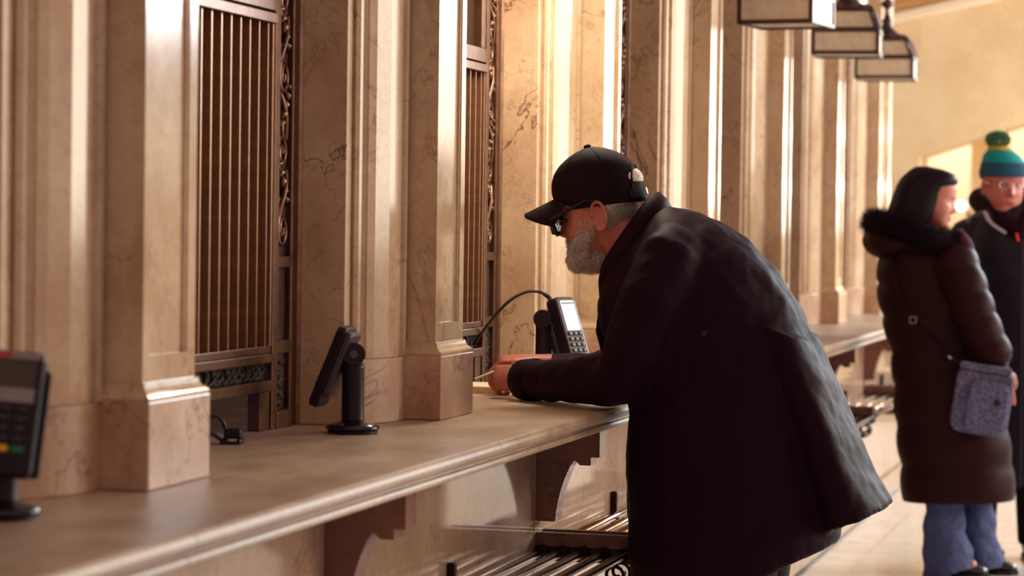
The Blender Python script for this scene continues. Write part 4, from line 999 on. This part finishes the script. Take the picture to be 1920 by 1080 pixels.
bm = B(); tube(bm, [Mb @ Vector((-0.10, -0.039, 0.112)), Mb @ Vector((0.09, -0.039, 0.112))], 0.0035, 6); obj('zip', bm, M_black, bg)
bm = B(); sp = catmull([Mb @ Vector((-0.11, -0.01, 0.12)), at(1768, 655, YW-0.235), at(1738, 622, YW-0.235), at(1712, 600, YW-0.225), at(1690, 560, YW-0.225), at(1676, 510, YW-0.21), at(1676, 480, YW-0.16)], 8)
tube(bm, sp, 0.013, 8, flat=0.25); obj('strap', bm, M_trouser, bg)
bm = B(); bc = at(1712, 600, YW-0.232); tube(bm, [bc+Vector((0.018*math.cos(a), -0.004, 0.018*math.sin(a))) for a in [PI/4+2*PI*i/4 for i in range(5)]], 0.0025, 6); obj('strap_buckle', bm, M_ltgrey, bg)
bm = B(); tube(bm, [at(1783, 672, YW-0.27), at(1779, 668, YW-0.27)], 0.006, 8); obj('strap_clip', bm, M_steel, bg)

# ---------------------------------------------------------------- the man in the knitted hat
YM = 11.75
hm = empty('person', (0.66, YM, 0.0)); tag(hm, 'man in turquoise and blue bobble hat and dark padded jacket', 'person')
Mm = axes(at(1882, 345, YM-0.05), math.radians(-90+24), math.radians(2)) @ Matrix.Scale(1.10, 4)
bm = B(); head_mesh(bm, Mm, wide=1.08); ears(bm, Mm)
ellipsoid(bm, (0.036, 0, -0.112), (0.052, 0.062, 0.034), Mm)
tube(bm, [at(1880, 380, YM), at(1888, 420, YM), at(1895, 460, YM)], [0.07, 0.072, 0.10], 18)
tube(bm, [at(1900, 450, YM), at(1905, 560, YM), at(1900, 700, YM)], [0.14, 0.15, 0.14], 18)
for sd in (-1, 1):
    tube(bm, [Vector((0.64+sd*0.10, YM-0.02, 0.9)), Vector((0.60+sd*0.11, YM-0.05, 0.48)), Vector((0.60+sd*0.12, YM-0.04, 0.09))], [0.09, 0.06, 0.04], 14)
    tube(bm, [Vector((0.60+sd*0.12, YM-0.05, 0.07)), Vector((0.62+sd*0.12, YM-0.12, 0.05))], [0.030, 0.024], 10)
MS1 = [at(1818, 430, YM), at(1800, 540, YM-0.03), at(1808, 640, YM-0.08), at(1818, 720, YM-0.14)]
MS2 = [at(1990, 430, YM), at(2012, 540, YM-0.03), at(2010, 640, YM-0.08), at(2000, 720, YM-0.14)]
tube(bm, MS1, [0.05, 0.045, 0.038, 0.03], 12); tube(bm, MS2, [0.05, 0.045, 0.038, 0.03], 12)
hand(bm, MS1[-1], (0, -0.1, -1), (-1, 0, 0), -1, (20, 30, 20), 1.0, 0.3); hand(bm, MS2[-1], (0, -0.1, -1), (1, 0, 0), 1, (20, 30, 20), 1.0, 0.3)
b_ = obj('body', bm, M_skin3, hm); remesh(b_, 0.005, 2); eyes(hm, Mm)
bm = B(); ellipsoid(bm, (0.086, 0, -0.075), (0.006, 0.022, 0.004), Mm); obj('lips', bm, M_lip, hm, smooth=True)
gl = B()
for sd in (-1, 1):
    tube(gl, [Mm @ (Vector((0.098, sd*0.031, -0.002))+Vector((0, 0.022*math.cos(a), 0.016*math.sin(a)))) for a in [2*PI*i/16 for i in range(17)]], 0.0012, 6, round_end=False)
    tube(gl, [Mm @ Vector(v) for v in ((0.096, sd*0.053, 0.002), (0.05, sd*0.080, 0.004), (0.0, sd*0.084, 0.006))], 0.0014, 6)
obj('glasses', gl, M_steel, hm)
HT = [(0.032, 0.100, -0.112, 0.090), (0.045, 0.103, -0.114, 0.092), (0.07, 0.100, -0.112, 0.090), (0.10, 0.088, -0.102, 0.083), (0.125, 0.068, -0.085, 0.069), (0.145, 0.040, -0.060, 0.046), (0.158, 0.012, -0.034, 0.020)]
def hat_ring(z, o=0.0):
    a, c, d = interp(HT, z); return [Mm @ Vector(((a+c)/2+((a-c)/2+o)*math.cos(t), (d+o)*math.sin(t)-0.022*max(0, (z-0.08)/0.08), z-0.018*max(0, -math.cos(t))*(z < 0.05)-0.004)) for t in [2*PI*i/36 for i in range(36)]]
bm = B(); loft(bm, [hat_ring(z) for z in (0.075, 0.085, 0.10, 0.112, 0.125, 0.136, 0.145, 0.152, 0.158)]); ht = obj('knitted_hat', bm, M_knit_teal, hm, smooth=True)
bm = B(); loft(bm, [hat_ring(0.034, -0.002), hat_ring(0.034, 0.004), hat_ring(0.05, 0.007), hat_ring(0.08, 0.005), hat_ring(0.092, 0.0015), hat_ring(0.092, -0.006)]); obj('hat_cuff', bm, M_knit_blue, ht, smooth=True)
bm = B(); loft(bm, [hat_ring(0.142, 0.001), hat_ring(0.150, 0.012), hat_ring(0.158, 0.022), hat_ring(0.160, 0.010)]); obj('hat_crown_band', bm, M_knit_yel, ht, smooth=True)
pc = Mm @ Vector((-0.012, -0.026, 0.180))
bm = B(); ellipsoid(bm, pc, (0.050, 0.050, 0.034)); pm_ = obj('pompom', bm, M_pom, ht, smooth=True)
tf = B(); pn = []
for _ in range(1600):
    n_ = Vector((random.gauss(0, 1), random.gauss(0, 1), random.gauss(0, 1))).normalized(); pn.append((pc+Vector((n_.x*0.046, n_.y*0.046, n_.z*0.030)), n_))
tufts(tf, pn, 0.016, 0.0022, 0.3); tag(obj('pompom_yarn', tf, M_pom, ht), kind='stuff')
mr = [(372, 1858, 1918, .08), (392, 1838, 1950, .13), (408, 1815, 1985, .16), (440, 1800, 2005, .17), (520, 1798, 2012, .175), (640, 1803, 2008, .175), (780, 1806, 2004, .17), (925, 1808, 2002, .17)]
bm = B(); loft(bm, quilt(mr, YM, 0.17, [370, 430, 500, 570, 640, 710, 780, 850, 926], 0.035)); jk = obj('padded_jacket', bm, M_navy, hm, smooth=True)
puff_sleeve(MS1, 0.085, 0.065, 5, jk, M_navy); puff_sleeve(MS2, 0.085, 0.065, 5, jk, M_navy)
bm = B(); tube(bm, catmull([at(1918, 440, YM-0.17), at(1880, 415, YM-0.13), at(1848, 390, YM-0.02), at(1835, 372, YM+0.08), at(1880, 365, YM+0.15), at(1930, 372, YM+0.08), at(1925, 395, YM-0.06), at(1918, 430, YM-0.16)], 8), 0.045, 14); obj('hood', bm, M_coat, jk, smooth=True)
bm = B(); tube(bm, catmull([at(1846, 398, YM-0.16), at(1858, 418, YM-0.20), at(1884, 436, YM-0.21)], 6), [0.012]*13, 8, flat=0.4); obj('collar_strip', bm, M_ltgrey, jk, smooth=True)  # flat light grey strip along the collar
bm = B(); tube(bm, [at(1917, 450, YM-0.20), at(1915, 700, YM-0.19), at(1912, 915, YM-0.185)], 0.005, 6); obj('front_zip', bm, M_black, jk)
bm = B(); tube(bm, [at(1906, 438, YM-0.215), at(1909, 452, YM-0.215)], 0.006, 8); obj('zip_pull', bm, M_red, jk)
for sd in (-1, 1):
    bm = B(); tube(bm, [Vector((0.64+sd*0.10, YM-0.02, 0.9)), Vector((0.60+sd*0.11, YM-0.05, 0.48)), Vector((0.60+sd*0.12, YM-0.04, 0.08))], [0.11, 0.085, 0.07], 18); obj('trouser_leg', bm, M_trouser, hm, smooth=True)
    shoe(hm, 0.61+sd*0.12, YM-0.09, math.radians(-62), M_shoe, 1.1)
